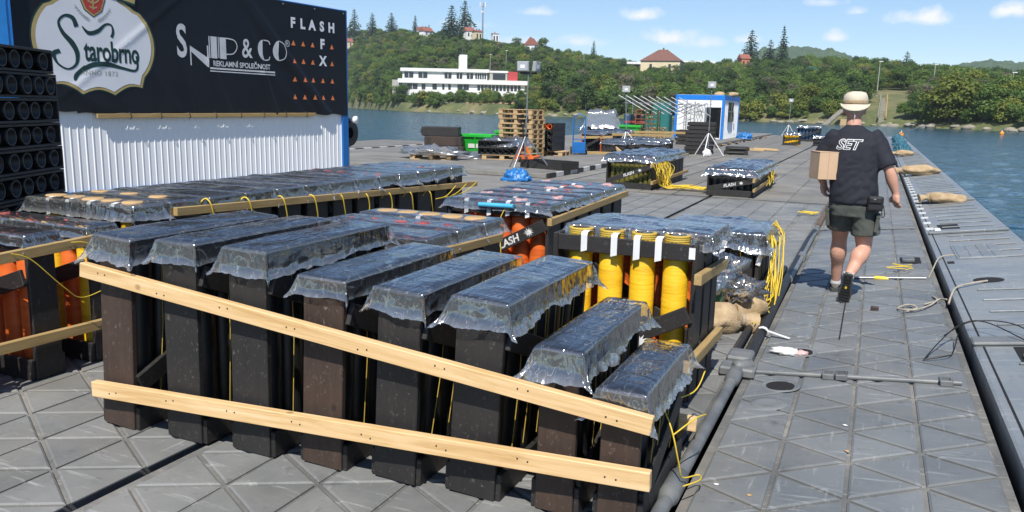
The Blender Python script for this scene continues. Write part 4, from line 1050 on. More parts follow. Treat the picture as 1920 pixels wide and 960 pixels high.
def house(az, r, w, d, h, roofh, wall, roof, label, turn=0.0, hip=False, dz=0.0):
    p = polar(az, r); p.z += dz
    t = thing('house', label, 'house', p, face_frame(p, turn=turn)); t.scale = (1.0 if hip else .78,)*3
    MB().bb(-w/2, w/2, -d/2, d/2, -3, h).build('wall', wall, t)
    e = .45; a = w/2+e; b = d/2+e; rx = (a-b*.9) if hip else a
    vs = [(-a, -b, h), (a, -b, h), (a, b, h), (-a, b, h), (-rx, 0, h+roofh), (rx, 0, h+roofh)]
    rf = MB().raw(vs, [(0, 1, 5, 4), (2, 3, 4, 5), (1, 2, 5), (3, 0, 4), (3, 2, 1, 0)]).build('roof', roof, t)
    MB().bb(-.3, .3, .3, .9, h+roofh*.5, h+roofh+.7).build('chimney', M_roof2, rf)
    if not hip: # gable walls in wall colour
        MB().raw([(-w/2, -d/2, h), (-w/2, d/2, h), (-w/2, 0, h+roofh*.93), (w/2, -d/2, h), (w/2, d/2, h), (w/2, 0, h+roofh*.93)], [(0, 2, 1), (3, 4, 5)]).build('gable', wall, t)
    for k in (-1, 1):
        MB().bb(k*w*.24-.5, k*w*.24+.5, -d/2-.05, -d/2+.05, h*.35, h*.8).build('window', M_pane, t)
    MB().bb(w/2-.05, w/2+.05, -.6, .6, h*.35, h*.85).build('window', M_pane, t)
    return t
house(-30.25, 452, 7.5, 6, 4.2, 2.8, M_wall, M_roof, 'small white house with a red gabled roof on the slope above the white building', R(38), dz=4.2)
house(-30.5, 492, 8, 6, 4, 2.4, M_concrete, M_roof2, 'brown-roofed house half hidden below the skyline spruces', R(-10), dz=3.5)
house(-26.75, 432, 5, 5, 7.5, 1.2, M_cream, M_roof, 'yellow house with a red roof near the foot of the mast', R(30), dz=3.2)
house(-27.3, 440, 6, 5, 5.5, 2.6, M_wall, M_roof, 'white house with a red roof between the spruce pair and the mast', R(25), dz=4.0)
house(-25.5, 425, 4, 5, 7, .6, M_wall, M_concrete, 'plain pale house on the skyline right of the mast', R(10), dz=4)
house(-22.95, 385, 5.5, 6.5, 4.5, 4.2, M_wall, M_roof, 'white house with a steep gable under the rounded skyline tree', R(65), dz=3.4)
house(-35.6, 545, 8, 6, 5, 3, M_cream, M_roof, 'cream house beside the tall spruce by the container corner', R(20), dz=4)
house(-13.9, 326, 15, 13, 6.0, 4.6, M_cream, M_roof2, 'large tan house with a broad reddish hipped roof on the skyline', R(-8), True, dz=2.2)
house(-8.55, 345, 4.5, 5, 6, 2.4, plain('orange_render', (.55, .20, .10), .8), M_roof, 'orange house half hidden under the broad spruce', R(25), dz=1.8)
for (a, r, w, lab) in ((-11.6, 382, 16, 'low white flat-roofed building right of the broad hipped roof'), (-15.75, 372, 12, 'low white bridge-like building left of the broad hipped roof')):
    p = polar(a, r); t = thing('flat_building', lab, 'building', p, face_frame(p)); z = 5.6
    MB().bb(-w/2, w/2, -3, 3, z-.1, z+.9).build('roof_slab', M_wall, t); MB().bb(-w/2+1, -w/2+2, -2, 2, -2, z-.1).bb(w/2-2, w/2-1, -2, 2, -2, z-.1).build('pillars', M_wall, t); MB().bb(-w/2+2.2, w/2-2.2, 0, 2, -2, z-.1).build('recessed_wall', M_pane, t)
# mast
p = polar(-26.36, 455); mt = thing('antenna_mast', 'tall slim radio mast with panel antennas on the hilltop', 'mast', p)
MB().tube([(0, 0, -2), (0, 0, 26)], [.5, .28], 8).build('pole', M_steel, mt)
for k in range(3):
    a = k*2*PI/3; MB().tube([(0, 0, 24), (math.cos(a)*1.5, math.sin(a)*1.5, 24), (math.cos(a)*1.5, math.sin(a)*1.5, 25.5)], .12, 5).build('bracket', M_steel, mt)
    MB().box((math.cos(a)*1.7, math.sin(a)*1.7, 24.9), (.5, .5, 2.6)).build('panel_antenna', M_wall, mt)
    MB().box((math.cos(a+1)*.8, math.sin(a+1)*.8, 21.2), (.5, .5, 1.0)).build('small_antenna', M_wall, mt)
for (a, r, h, lab) in ((-25.8, 330, 10, 'thin pale pole in the wood below the mast'), (-24.7, 335, 10.5, 'grey pole in the wood right of the mast'), (-19.3, 330, 9, 'grey pole on the slope before the slim skyline spruce'), (-.15, 222, 8.5, 'street light pole on the meadow above the man'), (3.0, 230, 7.5, 'street light pole on the bank left of the yellow-green tree'), (7.2, 204, 6.5, 'leaning wooden pole on the sandy path')):
    p = polar(a, r); t = thing('light_pole', lab, 'pole', p); MB().tube([(0, 0, -1), (0, 0, h)], [.12, .08], 6).build('pole', M_concrete, t); MB().box((.25, 0, h), (.9, .25, .16)).build('lamp_head', M_wall, t)
# slipway: stone steps up the bank, jetty hut, rocks at the water line
M_old = mottled('old_stone_step', (.20, .19, .15), (.30, .28, .23), 1, .95)
p = polar(.28, 174); st = thing('stone_stairs', 'straight stone stairway running up the bank beyond the man', 'stairs', p, -R(.3))
for k in range(26): 
    zz = terr(.28, 174+k*1.5) - p.z
    MB().bb(-.55, .55, k*1.5, k*1.5+1.55, zz-.5, zz+.3).build('step', M_old, st)
MB().beam((-.7, 0, .8), (-.7, 39, terr(.28, 213)-p.z+.9), .2, .4).build('side_wall', M_old, st); MB().beam((.7, 0, .8), (.7, 39, terr(.28, 213)-p.z+.9), .25, .5).build('side_wall', M_oldpine, st)
M_rock2 = mottled('old_concrete', (.16, .15, .12), (.25, .23, .19), 1, .95)
p = polar(-1.55, 175); jt = thing('boat_ramp', 'brown timber landing ramp at the foot of the stone stairway', 'ramp', p)
MB().bb(-3, 3, -5, 2, .2, .7).build('platform', M_plank, jt); MB().bb(-1.8, -.4, -2, 0, .7, 2.2).build('crate', M_plank, jt); MB().beam((-5, -3, .5), (-2, 8, 4.0), 1.1, .3).build('ramp_surface', M_rock2, jt)
M_rock = mottled('shore_rock', (.20, .18, .14), (.32, .29, .23), .8, .95, .6, 3, .2)
for k in range(70):
    a = random.uniform(-30.5, 10.5); 
    if -16 < a < -3: pass
    r = itp(SHORE, a) + random.uniform(-.3, 1.0); s = random.uniform(.3, .8)
    o = MB().blob((0, 0, 0), (s*1.5, s, s*.6), k, .6, 9, 6, freq=1.6).build('shore_rock', M_rock, loc=polar(a, r) + Vector((0, 0, .1)))
    tag(o, 'pale weathered rock at the far waterline', 'rock', 'rocks along the far waterline')
for (a, r, lab) in ((1.5, 92, 'orange marker buoy beyond the end of the outer pontoon'), (7.0, 118, 'orange marker buoy near the far bank on open water')):
    b = thing('buoy', lab, 'buoy', (r*math.sin(R(a)), r*math.cos(R(a)), WATER)); MB().blob((0, 0, .15), (.26, .26, .3), 1, .0, 14, 9).build('float', plain('buoy_orange', (.75, .28, .03), .4), b); MB().tube([(0, 0, .35), (0, 0, .6)], .04, 6).build('stem', M_wall, b)
# green net fence on the slope
p = polar(-4.6, 300); nf = thing('net_fence', 'dark green screen fence on the slope before the far hill', 'fence', p, face_frame(p))
MB().bb(-6, 6, -.05, .05, 2.5, 5.2).build('screen', plain('green_net', (.01, .11, .075), .8), nf)
for k in range(5): MB().tube([(-6+3*k, .1, -1), (-6+3*k, .1, 5.3)], .07, 5).build('post', M_steel, nf)
# ------------------------------------------------------------------ site container with the printed banner
CA = R(5.76)
cdir = Vector((math.sin(CA), math.cos(CA), 0)); cnor = Vector((math.cos(CA), -math.sin(CA), 0))
ccor = Vector((-8.565, 11.955, 0))
M_sheet = mottled('white_sheet_metal', (.82, .83, .83), (.87, .875, .875), .8, .7, .06, 3, spec=.25)
cont = thing('site_container', 'white ribbed site container with blue frame carrying the big black banner', 'container', ccor, -CA)
# local: +Y along the wall (wall runs from y=-6 to y=0), +X faces the deck
Z0, Z1 = .36, 3.23
mb = MB(); n = 58
prof = []
for i in range(n):
    y = -5.86 + i*(5.72/n); p = 5.72/n
    prof += [(y, 0), (y+p*.78, 0), (y+p*.86, .007), (y+p*.94, .007)]
vs = [(x-.03, y, Z0+.12) for y, x in prof] + [(x-.03, y, Z1-.12) for y, x in prof]; k = len(prof)
mb.raw(vs, [(i, i+1, k+i+1, k+i) for i in range(k-1)])
mb.build('ribbed_wall', M_sheet, cont)
MB().bb(-2.44, -.06, -5.9, -.06, Z0, Z1-.05).build('inner_box', M_sheet, cont)
for (y0, y1) in ((-.15, .0), (-6.0, -5.85)):
    for x0, x1 in ((-.14, .012), (-2.44, -2.3)): MB().bb(x0, x1, y0, y1, Z0-.02, Z1).build('corner_post', M_bluepaint, cont, .006)
MB().bb(-.14, .01, -5.85, -.15, Z1-.14, Z1-.003).bb(-2.43, -.14, -.145, -.005, Z1-.14, Z1-.003).build('top_rail', M_bluepaint, cont, .005)
MB().bb(-.14, .01, -5.85, -.15, Z0-.02, Z0+.12).bb(-2.43, -.14, -.145, -.005, Z0-.02, Z0+.12).build('bottom_rail', M_bluepaint, cont, .005)
for y in (-.4, -3, -5.6): MB().bb(-2.4, -.02, y-.1, y+.1, .0, Z0-.018).build('skid', M_black, cont)
MB().bb(-2.4, -.1, -5.9, -.1, Z1-.04, Z1+.02).build('roof', M_sheet, cont)
fl = thing('rubber_fender', 'round black rubber fender at the container foot', 'fender', ccor + cdir*.35 - cnor*.35, 0)
MB().lathe([(.10, -.08), (.24, -.09), (.28, 0), (.24, .09), (.10, .08)], 16, (0, 0, 1.12), axis='X').build('tyre', M_rubber, fl); MB().tube([(0, 0, 0), (0, 0, 1.0)], .05, 8).build('post', M_steel, fl)
wl = thing('work_lamp', 'small white work lamp on the container corner', 'lamp', ccor + cdir*.05 - cnor*.2)
MB().tube([(0, 0, 1.2), (.12, .12, 1.32)], .02, 6).build('arm', M_rubber, wl); MB().lathe([(0, -.06), (.05, -.05), (.07, .05), (0, .06)], 12, (.16, .16, 1.36), axis='X').build('head', M_white, wl)

def cloth_mat():
    m, nt, N, Lk, B = nodes('black_banner'); v = coords(N, Lk)
    f = noise_tex(N, Lk, v, 1.5, 4); Lk.new(ramp(N, Lk, f, [(.3, (.004, .005, .009)), (.7, (.008, .010, .015))]), B.inputs['Base Color'])
    B.inputs['Roughness'].default_value = .5; B.inputs['Specular IOR Level'].default_value = .35; bump(N, Lk, B, noise_tex(N, Lk, v, 5, 3), .25, .02); return m
M_banner = cloth_mat()
RIDGES = [((-2.38, 3.2), (-.62, 1.47), .05, .085), ((-2.25, 3.2), (-.50, 1.47), .03, .05), ((-2.95, 2.2), (-2.62, 1.47), .028, .05), ((-2.2, 2.75), (-1.72, 1.47), .03, .06), ((-3.35, 2.1), (-3.2, 1.47), .022, .05), ((-1.95, 2.1), (-1.72, 1.47), .018, .05),
          ((-2.05, 2.3), (-1.2, 1.5), .02, .10), ((-3.9, 2.0), (-3.5, 1.47), .018, .07), ((-5.4, 1.9), (-4.6, 1.5), .02, .10), ((-3.75, 3.2), (-3.62, 1.5), .014, .10), ((-1.4, 2.0), (-.9, 1.5), .018, .06), ((-5.2, 1.62), (-3.2, 3.2), .018, .05)]
def banner_x(s, z):
    x = .016 + .005*mnoise.noise(Vector((s*1.3, z*1.3, 4))) + .005*max(0, 1-(z-1.44)/.5)*(.5+.5*math.cos(s*2*PI/.52))
    for (a, b, h, w) in RIDGES:
        ax, az, bx_, bz = a[0], a[1], b[0], b[1]; dx, dz = bx_-ax, bz-az; L2 = dx*dx+dz*dz
        t = ((s-ax)*dx+(z-az)*dz)/L2; tc = min(1, max(0, t)); d = math.hypot(s-ax-dx*tc, z-az-dz*tc)
        x += .72*h*math.exp(-(d/w)**2)*(.45+.55*tc)
    return x
ban = thing('banner', 'black printed banner with white lettering, a round badge and orange triangles', 'banner', ccor, -CA)
BZ = lambda s: 1.455 + .012*math.sin(s*2*PI/.5) + (.03 if s < -5 else 0)
MB().grid(lambda u, v: (banner_x(-5.71+5.67*u, BZ(0)+(3.20-BZ(0))*v), -5.71+5.67*u, BZ(-5.71+5.67*u)*(1-v) + 3.21*v), 330, 110).build('fabric', M_banner, ban)
fabric = ban.children[0]
def print_mesh(name, polys, mat, lift, cut=.05):
    """flat print: polygons in (s, z) laid on the folded fabric"""
    bm = bmesh.new()
    for poly in polys:
        vs = [bm.verts.new((0, s, z)) for s, z in poly]
        try: bm.faces.new(vs)
        except ValueError: pass
    bmesh.ops.triangulate(bm, faces=bm.faces[:])
    return finish_print(name, bm, mat, lift, cut)
def finish_print(name, bm, mat, lift, cut):
    for _ in range(7):
        es = [e for e in bm.edges if e.calc_length() > cut]
        if not es: break
        bmesh.ops.subdivide_edges(bm, edges=es, cuts=1, use_grid_fill=False)
        bmesh.ops.triangulate(bm, faces=[f for f in bm.faces if len(f.verts) > 3])
    for v in bm.verts: v.co.x = banner_x(v.co.y, v.co.z) + lift
    bm.normal_update()
    for f in bm.faces:
        if f.normal.x < 0: f.normal_flip()
    me = bpy.data.meshes.new(name); bm.to_mesh(me); bm.free(); me.materials.append(mat)
    return link(name, me, fabric)
def print_text(name, body, mat, s, z, size, sx=1.0, lift=.006, shear=0.0, off=0.0, align='CENTER', space=1.0, cut=.06):
    tmp = text('tmp_text', body, mat, None, size, Matrix.Identity(4), 0.0, align, 1.0, shear, off, space)
    bm = bmesh.new(); bm.from_mesh(tmp.data); bpy.data.objects.remove(tmp)
    bmesh.ops.triangulate(bm, faces=bm.faces[:])
    for v in bm.verts: v.co = Vector((0, s + v.co.x*sx, z + v.co.y))
    return finish_print(name, bm, mat, lift, cut)
M_pw = mottled('print_white', (.66, .67, .70), (.72, .73, .76), 2, .5); M_pgold = plain('print_gold', (.42, .32, .13), .5); M_pgreen = plain('print_green', (.006, .035, .032), .5); M_pred = plain('print_red', (.42, .04, .03), .5); M_porange = plain('print_orange', (.72, .20, .06), .5); M_psil = plain('print_silver', (.55, .56, .58), .45); M_pgrey = plain('print_grey', (.33, .34, .30), .5)
# badge outline
def badge(k):
    cx, cz = -4.675, 2.33; w, h = .815*k + .0, .62*k; pts = []
    for a in range(-38, 219, 6):
        t = R(a); x = math.cos(t); z = math.sin(t)
        sh = 1.0
        if 42 < a < 66 or 114 < a < 138: sh = .955
        if 66 <= a <= 114: sh = 1.05
        pts.append((cx + w*x*sh, cz + h*z*sh*1.04))
    xl, xr = pts[-1][0], pts[0][0]; zb = pts[0][1]; m = (xr-xl)/3
    nb = 30; low = []
    for i in range(1, nb):
        u = i/nb; seg = (u*3) % 1.0; low.append((xl + (xr-xl)*u, zb - .155*k - .10*k*math.sin(u*PI) + .075*k*math.sin(seg*PI)))
    return pts + low
print_mesh('badge_shadow', [badge(1.03)], M_pgreen, .004, .08); print_mesh('badge_gold', [badge(1.0)], M_pgold, .007, .08); print_mesh('badge_white', [badge(.94)], M_pw, .010, .06)
def ribbon(pts, wid, n=26):
    """tapered stroke through points (Catmull-Rom) with widths"""
    P_ = [Vector((a, b, 0)) for a, b in pts]; out = []; W_ = []
    for i in range(len(P_)-1):
        p0, p1, p2, p3 = P_[max(i-1, 0)], P_[i], P_[i+1], P_[min(i+2, len(P_)-1)]
        for k in range(n//2):
            t = k/(n//2); q = .5*((2*p1) + (p2-p0)*t + (2*p0-5*p1+4*p2-p3)*t*t + (3*p1-p0-3*p2+p3)*t**3); out.append(q); W_.append(wid[i]*(1-t)+wid[i+1]*t)
    out.append(P_[-1]); W_.append(wid[-1]); quads = []
    L_, R_ = [], []
    for i, q in enumerate(out):
        d = (out[min(i+1, len(out)-1)]-out[max(i-1, 0)]).normalized(); nn = Vector((-d.y, d.x, 0)); L_.append(q+nn*W_[i]/2); R_.append(q-nn*W_[i]/2)
    for i in range(len(out)-1): quads.append([(L_[i].x, L_[i].y), (R_[i].x, R_[i].y), (R_[i+1].x, R_[i+1].y), (L_[i+1].x, L_[i+1].y)])
    return quads
G_ = M_pgreen
# script initial, lettering and swashes
print_mesh('script_initial', ribbon([(-4.93, 2.50), (-4.97, 2.60), (-5.07, 2.62), (-5.15, 2.54), (-5.11, 2.42), (-5.00, 2.30), (-4.945, 2.18), (-4.97, 2.05), (-5.08, 1.99), (-5.20, 2.05), (-5.24, 2.16), (-5.16, 2.20)], [.06, .055, .03, .028, .05, .07, .06, .035, .02, .025, .055, .05]), G_, .013)
print_text('badge_lettering', 'tarobrno', G_, -4.475, 2.215, .36, .60, .013, 0.0, .008, space=.96)
print_mesh('upper_swash', ribbon([(-4.86, 2.515), (-4.78, 2.44), (-4.66, 2.47), (-4.55, 2.56), (-4.47, 2.56), (-4.45, 2.48), (-4.475, 2.41)], [.01, .05, .05, .028, .022, .035, .04]), G_, .013)
print_mesh('lower_swash', ribbon([(-4.14, 2.20), (-4.13, 2.07), (-4.18, 2.01), (-4.35, 2.035), (-4.55, 2.07), (-4.75, 2.055), (-4.93, 1.96), (-5.0, 1.86), (-4.99, 1.93), (-4.86, 2.04)], [.025, .03, .03, .035, .06, .06, .05, .02, .02, .015]), G_, .013)
print_text('anno_lettering', 'ANNO 1872', M_pgrey, -4.67, 1.955, .085, 1.0, .013, space=1.15)
def shield(k): return [(-4.70 + k*a, 2.80 + k*b) for a, b in ((-.15, .26), (.15, .26), (.16, .05), (.11, -.08), (0, -.155), (-.11, -.08), (-.16, .05))]
print_mesh('crest_edge', [shield(1.08)], M_pgreen, .013); print_mesh('crest_gold', [shield(1.0)], M_pgold, .015); print_mesh('crest_red', [shield(.84)], M_pred, .017)
print_mesh('crest_figure', ribbon([(-4.70, 2.72), (-4.70, 2.84), (-4.70, 2.97)], [.01, .03, .04]) + ribbon([(-4.70, 2.80), (-4.77, 2.84), (-4.78, 2.93)], [.02, .02, .03]) + ribbon([(-4.70, 2.80), (-4.63, 2.84), (-4.62, 2.93)], [.02, .02, .03]) + ribbon([(-4.70, 2.74), (-4.75, 2.76)], [.015, .02]) + ribbon([(-4.70, 2.74), (-4.65, 2.76)], [.015, .02]), M_pgold, .019)
leaves = []
for sg in (-1, 1):
    for k in range(7):
        t = k/6; x = -4.70 + sg*(.05+.15*t); z = 2.595 + .13*t**1.5; leaves += ribbon([(x, z), (x+sg*.03, z+.035)], [.004, .012], 4) + ribbon([(x, z), (x+sg*.035, z-.002)], [.004, .012], 4)
[print_mesh('laurel_branch', leaves[h*len(leaves)//2:(h+1)*len(leaves)//2], M_pgrey, .013) for h in (0, 1)]
for sg in (-1, 1):
    c0 = -4.68 + sg*.18
    print_mesh('badge_ribbon', [[(c0, 2.93), (c0+sg*.38, 2.86), (c0+sg*.40, 2.98), (c0, 3.06)]], M_pgold, .016); print_mesh('badge_ribbon_shade', [[(c0, 2.90), (c0+sg*.38, 2.83), (c0+sg*.38, 2.86), (c0, 2.93)]], G_, .0155)
# art-deco lettering
S_ = M_psil
def crescent(cx, cz, rx, rz, inner, open_=0.0):
    o = [(cx+rx*math.cos(t), cz+rz*math.sin(t)) for t in np.linspace(PI/2, 3*PI/2, 14)]; i_ = [(cx+rx*inner*math.cos(t), cz+rz*math.sin(t)) for t in np.linspace(3*PI/2, PI/2, 14)]
    return o + i_[1:-1]
print_text('deco_lettering', 'S', S_, -3.42, 2.43, .62, .62, .006, 0, .012)
print_mesh('deco_n', [[(-3.29, 2.38), (-3.29, 2.13), (-3.27, 2.13), (-3.27, 2.34)], [(-3.29, 2.40), (-2.99, 2.25), (-2.99, 2.115), (-3.27, 2.32)], [(-3.0, 2.42), (-2.975, 2.42), (-2.975, 2.12), (-3.0, 2.12)]], S_, .006)
print_mesh('deco_i', [[(-2.965, 2.555), (-2.945, 2.555), (-2.945, 2.25), (-2.965, 2.25)], [(-2.93, 2.555), (-2.82, 2.555), (-2.82, 2.25), (-2.93, 2.25)]], S_, .006)
print_mesh('deco_p', [[(-2.80, 2.555), (-2.785, 2.555), (-2.785, 2.26), (-2.80, 2.26)], [(-2.77, 2.555), (-2.655, 2.555), (-2.655, 2.25), (-2.77, 2.25)]] + ribbon([(-2.66, 2.55), (-2.50, 2.53), (-2.45, 2.44), (-2.52, 2.34), (-2.66, 2.32)], [.016]*5, 10), S_, .006)
print_text('deco_ampersand', '&', S_, -2.265, 2.42, .40, .80, .006, 0, .004)
print_mesh('deco_c', [crescent(-1.93, 2.43, .13, .155, .25)] + ribbon([(-1.93, 2.58), (-1.84, 2.57), (-1.81, 2.52)], [.016]*3, 8) + ribbon([(-1.93, 2.28), (-1.84, 2.29), (-1.81, 2.34)], [.016]*3, 8), S_, .006)
print_mesh('deco_o', [crescent(-1.62, 2.44, .13, .155, .2)] + ribbon([(-1.62, 2.59), (-1.51, 2.55), (-1.48, 2.44), (-1.52, 2.33), (-1.62, 2.29)], [.016]*5, 10), S_, .006)
print_text('registered_mark', '®', S_, -1.43, 2.56, .14, 1, .006)
print_text('deco_subtitle', 'REKLAMNÍ SPOLEČNOST', S_, -2.36, 2.175, .105, .93, .006, 0, .003)
print_mesh('deco_rules', [[(-2.96, 2.12), (-1.72, 2.115), (-1.72, 2.09), (-2.96, 2.095)], [(-2.96, 2.075), (-1.72, 2.07), (-1.72, 2.055), (-2.96, 2.06)]], S_, .006)
for ch, s in zip('FLASH', (-1.30, -1.085, -.87, -.64, -.41)): print_text('block_letter', ch, M_pw, s, 2.895, .215, 1.0, .006, 0, .010)
print_text('block_letter', 'F', M_pw, -.64, 2.61, .215, 1, .006, 0, .010); print_text('block_letter', 'X', M_pw, -.63, 2.335, .215, 1, .006, 0, .010)
for ri, z in enumerate((2.585, 2.305, 2.015, 1.735)):
    for ci, s in enumerate((-1.30, -1.085, -.87, -.64, -.41)):
        if ci == 3 and ri < 2: continue
        print_mesh('orange_triangle', [[(s-.045, z-.035), (s+.045, z-.035), (s, z+.045)]], M_porange, .006)
for k in range(9):
    s = -5.7 + k*.7; MB().tube([(banner_x(s, 3.17)-.01, s, 3.17), (banner_x(s, 3.17)+.012, s, 3.17)], .012, 8).build('eyelet', M_steel, ban)
bt = batten('long pale batten tied under the lower hem of the black banner', ccor + cdir*-4.75 + cnor*.034 + V(0, 0, 1.425), ccor + cdir*-.85 + cnor*.034 + V(0, 0, 1.455), .055, .03, M_oldpine)
for k in range(8):
    s = -4.3+k*.46; o = MB().tube([(0, -.008, .045), (.034, 0, .03), (.034, .008, -.03), (0, .012, -.045)], .005, 5).build('tie', M_rubber, bt)
    o.location = cdir*(s+4.75) + V(0, 0, (s+4.75)*.0077); o.rotation_euler = (0, 0, -CA)
bc = thing('blue_post_block', 'bright blue metal block in place of the container corner post beside the banner', 'cabinet', ccor + cdir*-6.35 + cnor*.05, -CA)  # bright blue block stands in for the container's own corner post
MB().bb(-.5, .05, -.6, .62, 0, 3.3).build('body', plain('bright_blue', (.02, .22, .62), .35), bc, .01); MB().bb(.05, .06, -.5, .56, .2, 3.2).build('door', plain('bright_blue_panel', (.025, .25, .66), .35), bc, .004)

# ------------------------------------------------------------------ tall stack of lying racks at the left
SD = R(-27.5); sdir = Vector((math.sin(SD), math.cos(SD), 0)); sn_ = Vector((math.cos(SD), -math.sin(SD), 0))
M_shadeblack = M_black
def lying_crate(name, label, loc, rz, group, L=1.75, D=.85, H=.19, n=8, tm=None, pro=0.0, frame_m=None, seed=0):
    """rack lying on its side: tube mouths look out of the +X face, tubes side by side along -Y"""
    t = thing(name, label, 'mortar rack', loc, rz, group); fm_ = frame_m or M_black
    for z in (.011, H-.011): board('side_board', (-D/2, -L, z), (-D/2, 0, z), D, .022, (0, 0, 1), fm_, t, .003)
    for y in (-L+.011, -.011): board('end_board', (-D, y, H/2), (0, y, H/2), .022, H-.046, (0, 0, 1), fm_, t, .003)
    r = min(H/2-.026, (L-.06)/(2*n)-.006)
    key = ('ly', round(r, 3), round(D, 2), (tm or M_hdpe).name)
    if key not in _tc: _tc[key] = MB().lathe([(r*.82, -.3), (r*.84, .0), (r, .0), (r, -.02), (r, -D+.06), (0, -D+.06)], 16, axis='X').lathe([(r*.82, -.3), (0, -.3)], 16, axis='X').mesh('mortar_tube', tm or M_hdpe)
    for k in range(n):
        link('mortar_tube', _tc[key], t, (-.015+pro+random.uniform(-.012, .012), -.04-(L-.08)*(k+.5)/n, H/2))
    return t
scor = Vector((-6.575, 4.905, 0))
for i in range(10):
    off = random.uniform(-.025, .02)
    lying_crate('lying_rack', 'rack whose tube mouths stick out, under the top one of the tall dark stack' if i == 8 else ('topmost lying rack of the tall dark stack before the banner' if i == 9 else '%s lying rack up from the deck in the tall dark stack before the banner' % ORD[i]),
                scor + sdir*off + sn_*random.uniform(-.02, .01) + V(0, 0, i*.205), -SD, 'tall stack of lying racks', pro=.045 if i == 8 else 0.0, H=.20)
# ------------------------------------------------------------------ flood-light tripods
def flood(name, label, base, h, lean=(0, 0), heads=2, spread=.62, rz=0.0, face=0.0):
    t = thing(name, label, 'lamp', base, rz); ax, ay = lean
    top = V(ax*h, ay*h, h); ap = V(ax*h*.42, ay*h*.42, h*.36)
    MB().tube([ap*.35, ap, top], [.022, .022, .016], 8).build('pole', M_steel, t)
    for k in range(3):
        a = 2*PI*k/3 + .5
        MB().tube([ap, (math.cos(a)*spread, math.sin(a)*spread, .01)], .02, 7).build('leg', M_white if heads == 1 else M_steel, t)
        MB().tube([ap*.45, (math.cos(a)*spread*.52, math.sin(a)*spread*.52, h*.17)], .009, 6).build('stay', M_steel, t)
    MB().lathe([(.035, -.04), (.05, -.02), (.05, .03), (.03, .05)], 10, tuple(ap)).build('collar', M_rubber, t)
    MB().box(top, (.42 if heads == 2 else .06, .04, .05), Matrix.Rotation(face, 3, 'Z')).build('cross_bar', M_rubber, t)
    for k in range(heads):
        a = face + (0 if heads == 1 else (-.25, 1.15)[k]); c = top + Matrix.Rotation(face, 3, 'Z') @ V((-.13, .19)[k] if heads == 2 else 0, -.04, .16)
        M_ = Matrix.Rotation(a, 3, 'Z') @ Matrix.Rotation(.12, 3, 'X')
        hd = MB().box(c, (.30, .09, .24), M_).build('lamp_head', plain('lamp_grey', (.30, .31, .32), .5) if 'lamp_grey' not in MATS else MATS['lamp_grey'], t, .012)
        MB().box(c + M_ @ V(0, -.05, 0), (.25, .012, .19), M_).build('glass', MATS.get('lamp_glass') or plain('lamp_glass', (.42, .45, .47), .12), hd)
        MB().box(c + M_ @ V(0, -.058, 0), (.12, .006, .085), M_).build('led_plate', M_white, hd)
        for z in (-.1, -.05, 0, .05, .1): MB().box(c + M_ @ V(0, .055, z), (.26, .03, .012), M_).build('cooling_fin', M_rubber, hd)
    return t
flood('floodlight_tripod', 'twin floodlight on a grey tripod before the pallet stack', (-7.95, 18.5, .12), 2.35, (.035, -.03), 2, .66, face=R(22))
flood('floodlight_tripod', 'single floodlight on a white tripod behind the film-wrapped racks', (-8.35, 29.0, .12), 2.1, (-.06, 0), 1, .6, face=R(20))
flood('floodlight_tripod', 'single floodlight on a white tripod before the stack of dark racks by the cabin', (-5.68, 30.6, 0), 2.45, (.0, 0), 1, .62, face=R(15))
flood('floodlight_tripod', 'small floodlight tripod far down the deck by the yellow rack', (-5.4, 57.5, .12), 2.2, (.02, 0), 1, .5, face=R(10))
wb2 = tag(MB().blob((0, 0, .12), (.16, .14, .16), 4, .5, 12, 8, freq=2.5).build('white_bag', M_tape, loc=(-5.62, 30.2, 0)), 'crumpled white bag hanging at the foot of the floodlight by the cabin', 'bag')

# ------------------------------------------------------------------ pallets
_pal = {}
def pallet(label, loc, rz, group=None, mat=None):
    t = thing('pallet', label, 'pallet', loc, rz, group); m = mat or M_plank
    for k in range(5): board('top_board', (-.6, -.35+k*.175, .133), (.6, -.35+k*.175, .133), .13 if k % 2 else .12, .022, (0, 0, 1), m, t, .003)
    for k in range(3):
        y = -.35+k*.35
        board('stringer', (-.6, y, .011), (.6, y, .011), .10, .022, (0, 0, 1), m, t, .003)
        for x in (-.53, 0, .53): MB().bb(x-.07, x+.07, y-.05, y+.05, .022, .10).build('block', m, t, .003)
    for x in (-.53, 0, .53): board('cross_board', (x, -.4, .111), (x, .4, .111), .13, .020, (0, 0, 1), m, t, .003)
    return t
for k in range(8):
    pallet('topmost pallet of the tall pallet stack' if k == 7 else '%s pale pallet up from the weathered ones in the tall pallet stack' % ORD[k], (-10.15+random.uniform(-.02, .02), 23.35+random.uniform(-.02, .02), .12+k*.146+.30), R(-8)+random.uniform(-.03, .03), 'tall pallet stack')
for k in range(2): pallet('weathered bottom pallet carrying the tall pallet stack', (-10.15, 23.35, .12+k*.15), R(-8), 'bottom of the tall pallet stack', M_oldpine)
pallet('low pallet under the bundle of black tubes', (-10.0, 21.75, .12), R(14)); pallet('low pallet under the crumpled film heap', (-11.6, 20.35, .12), R(14)); pallet('pallet under the stack of tube racks by the pallet truck', (-9.75, 24.75, .12), R(0))
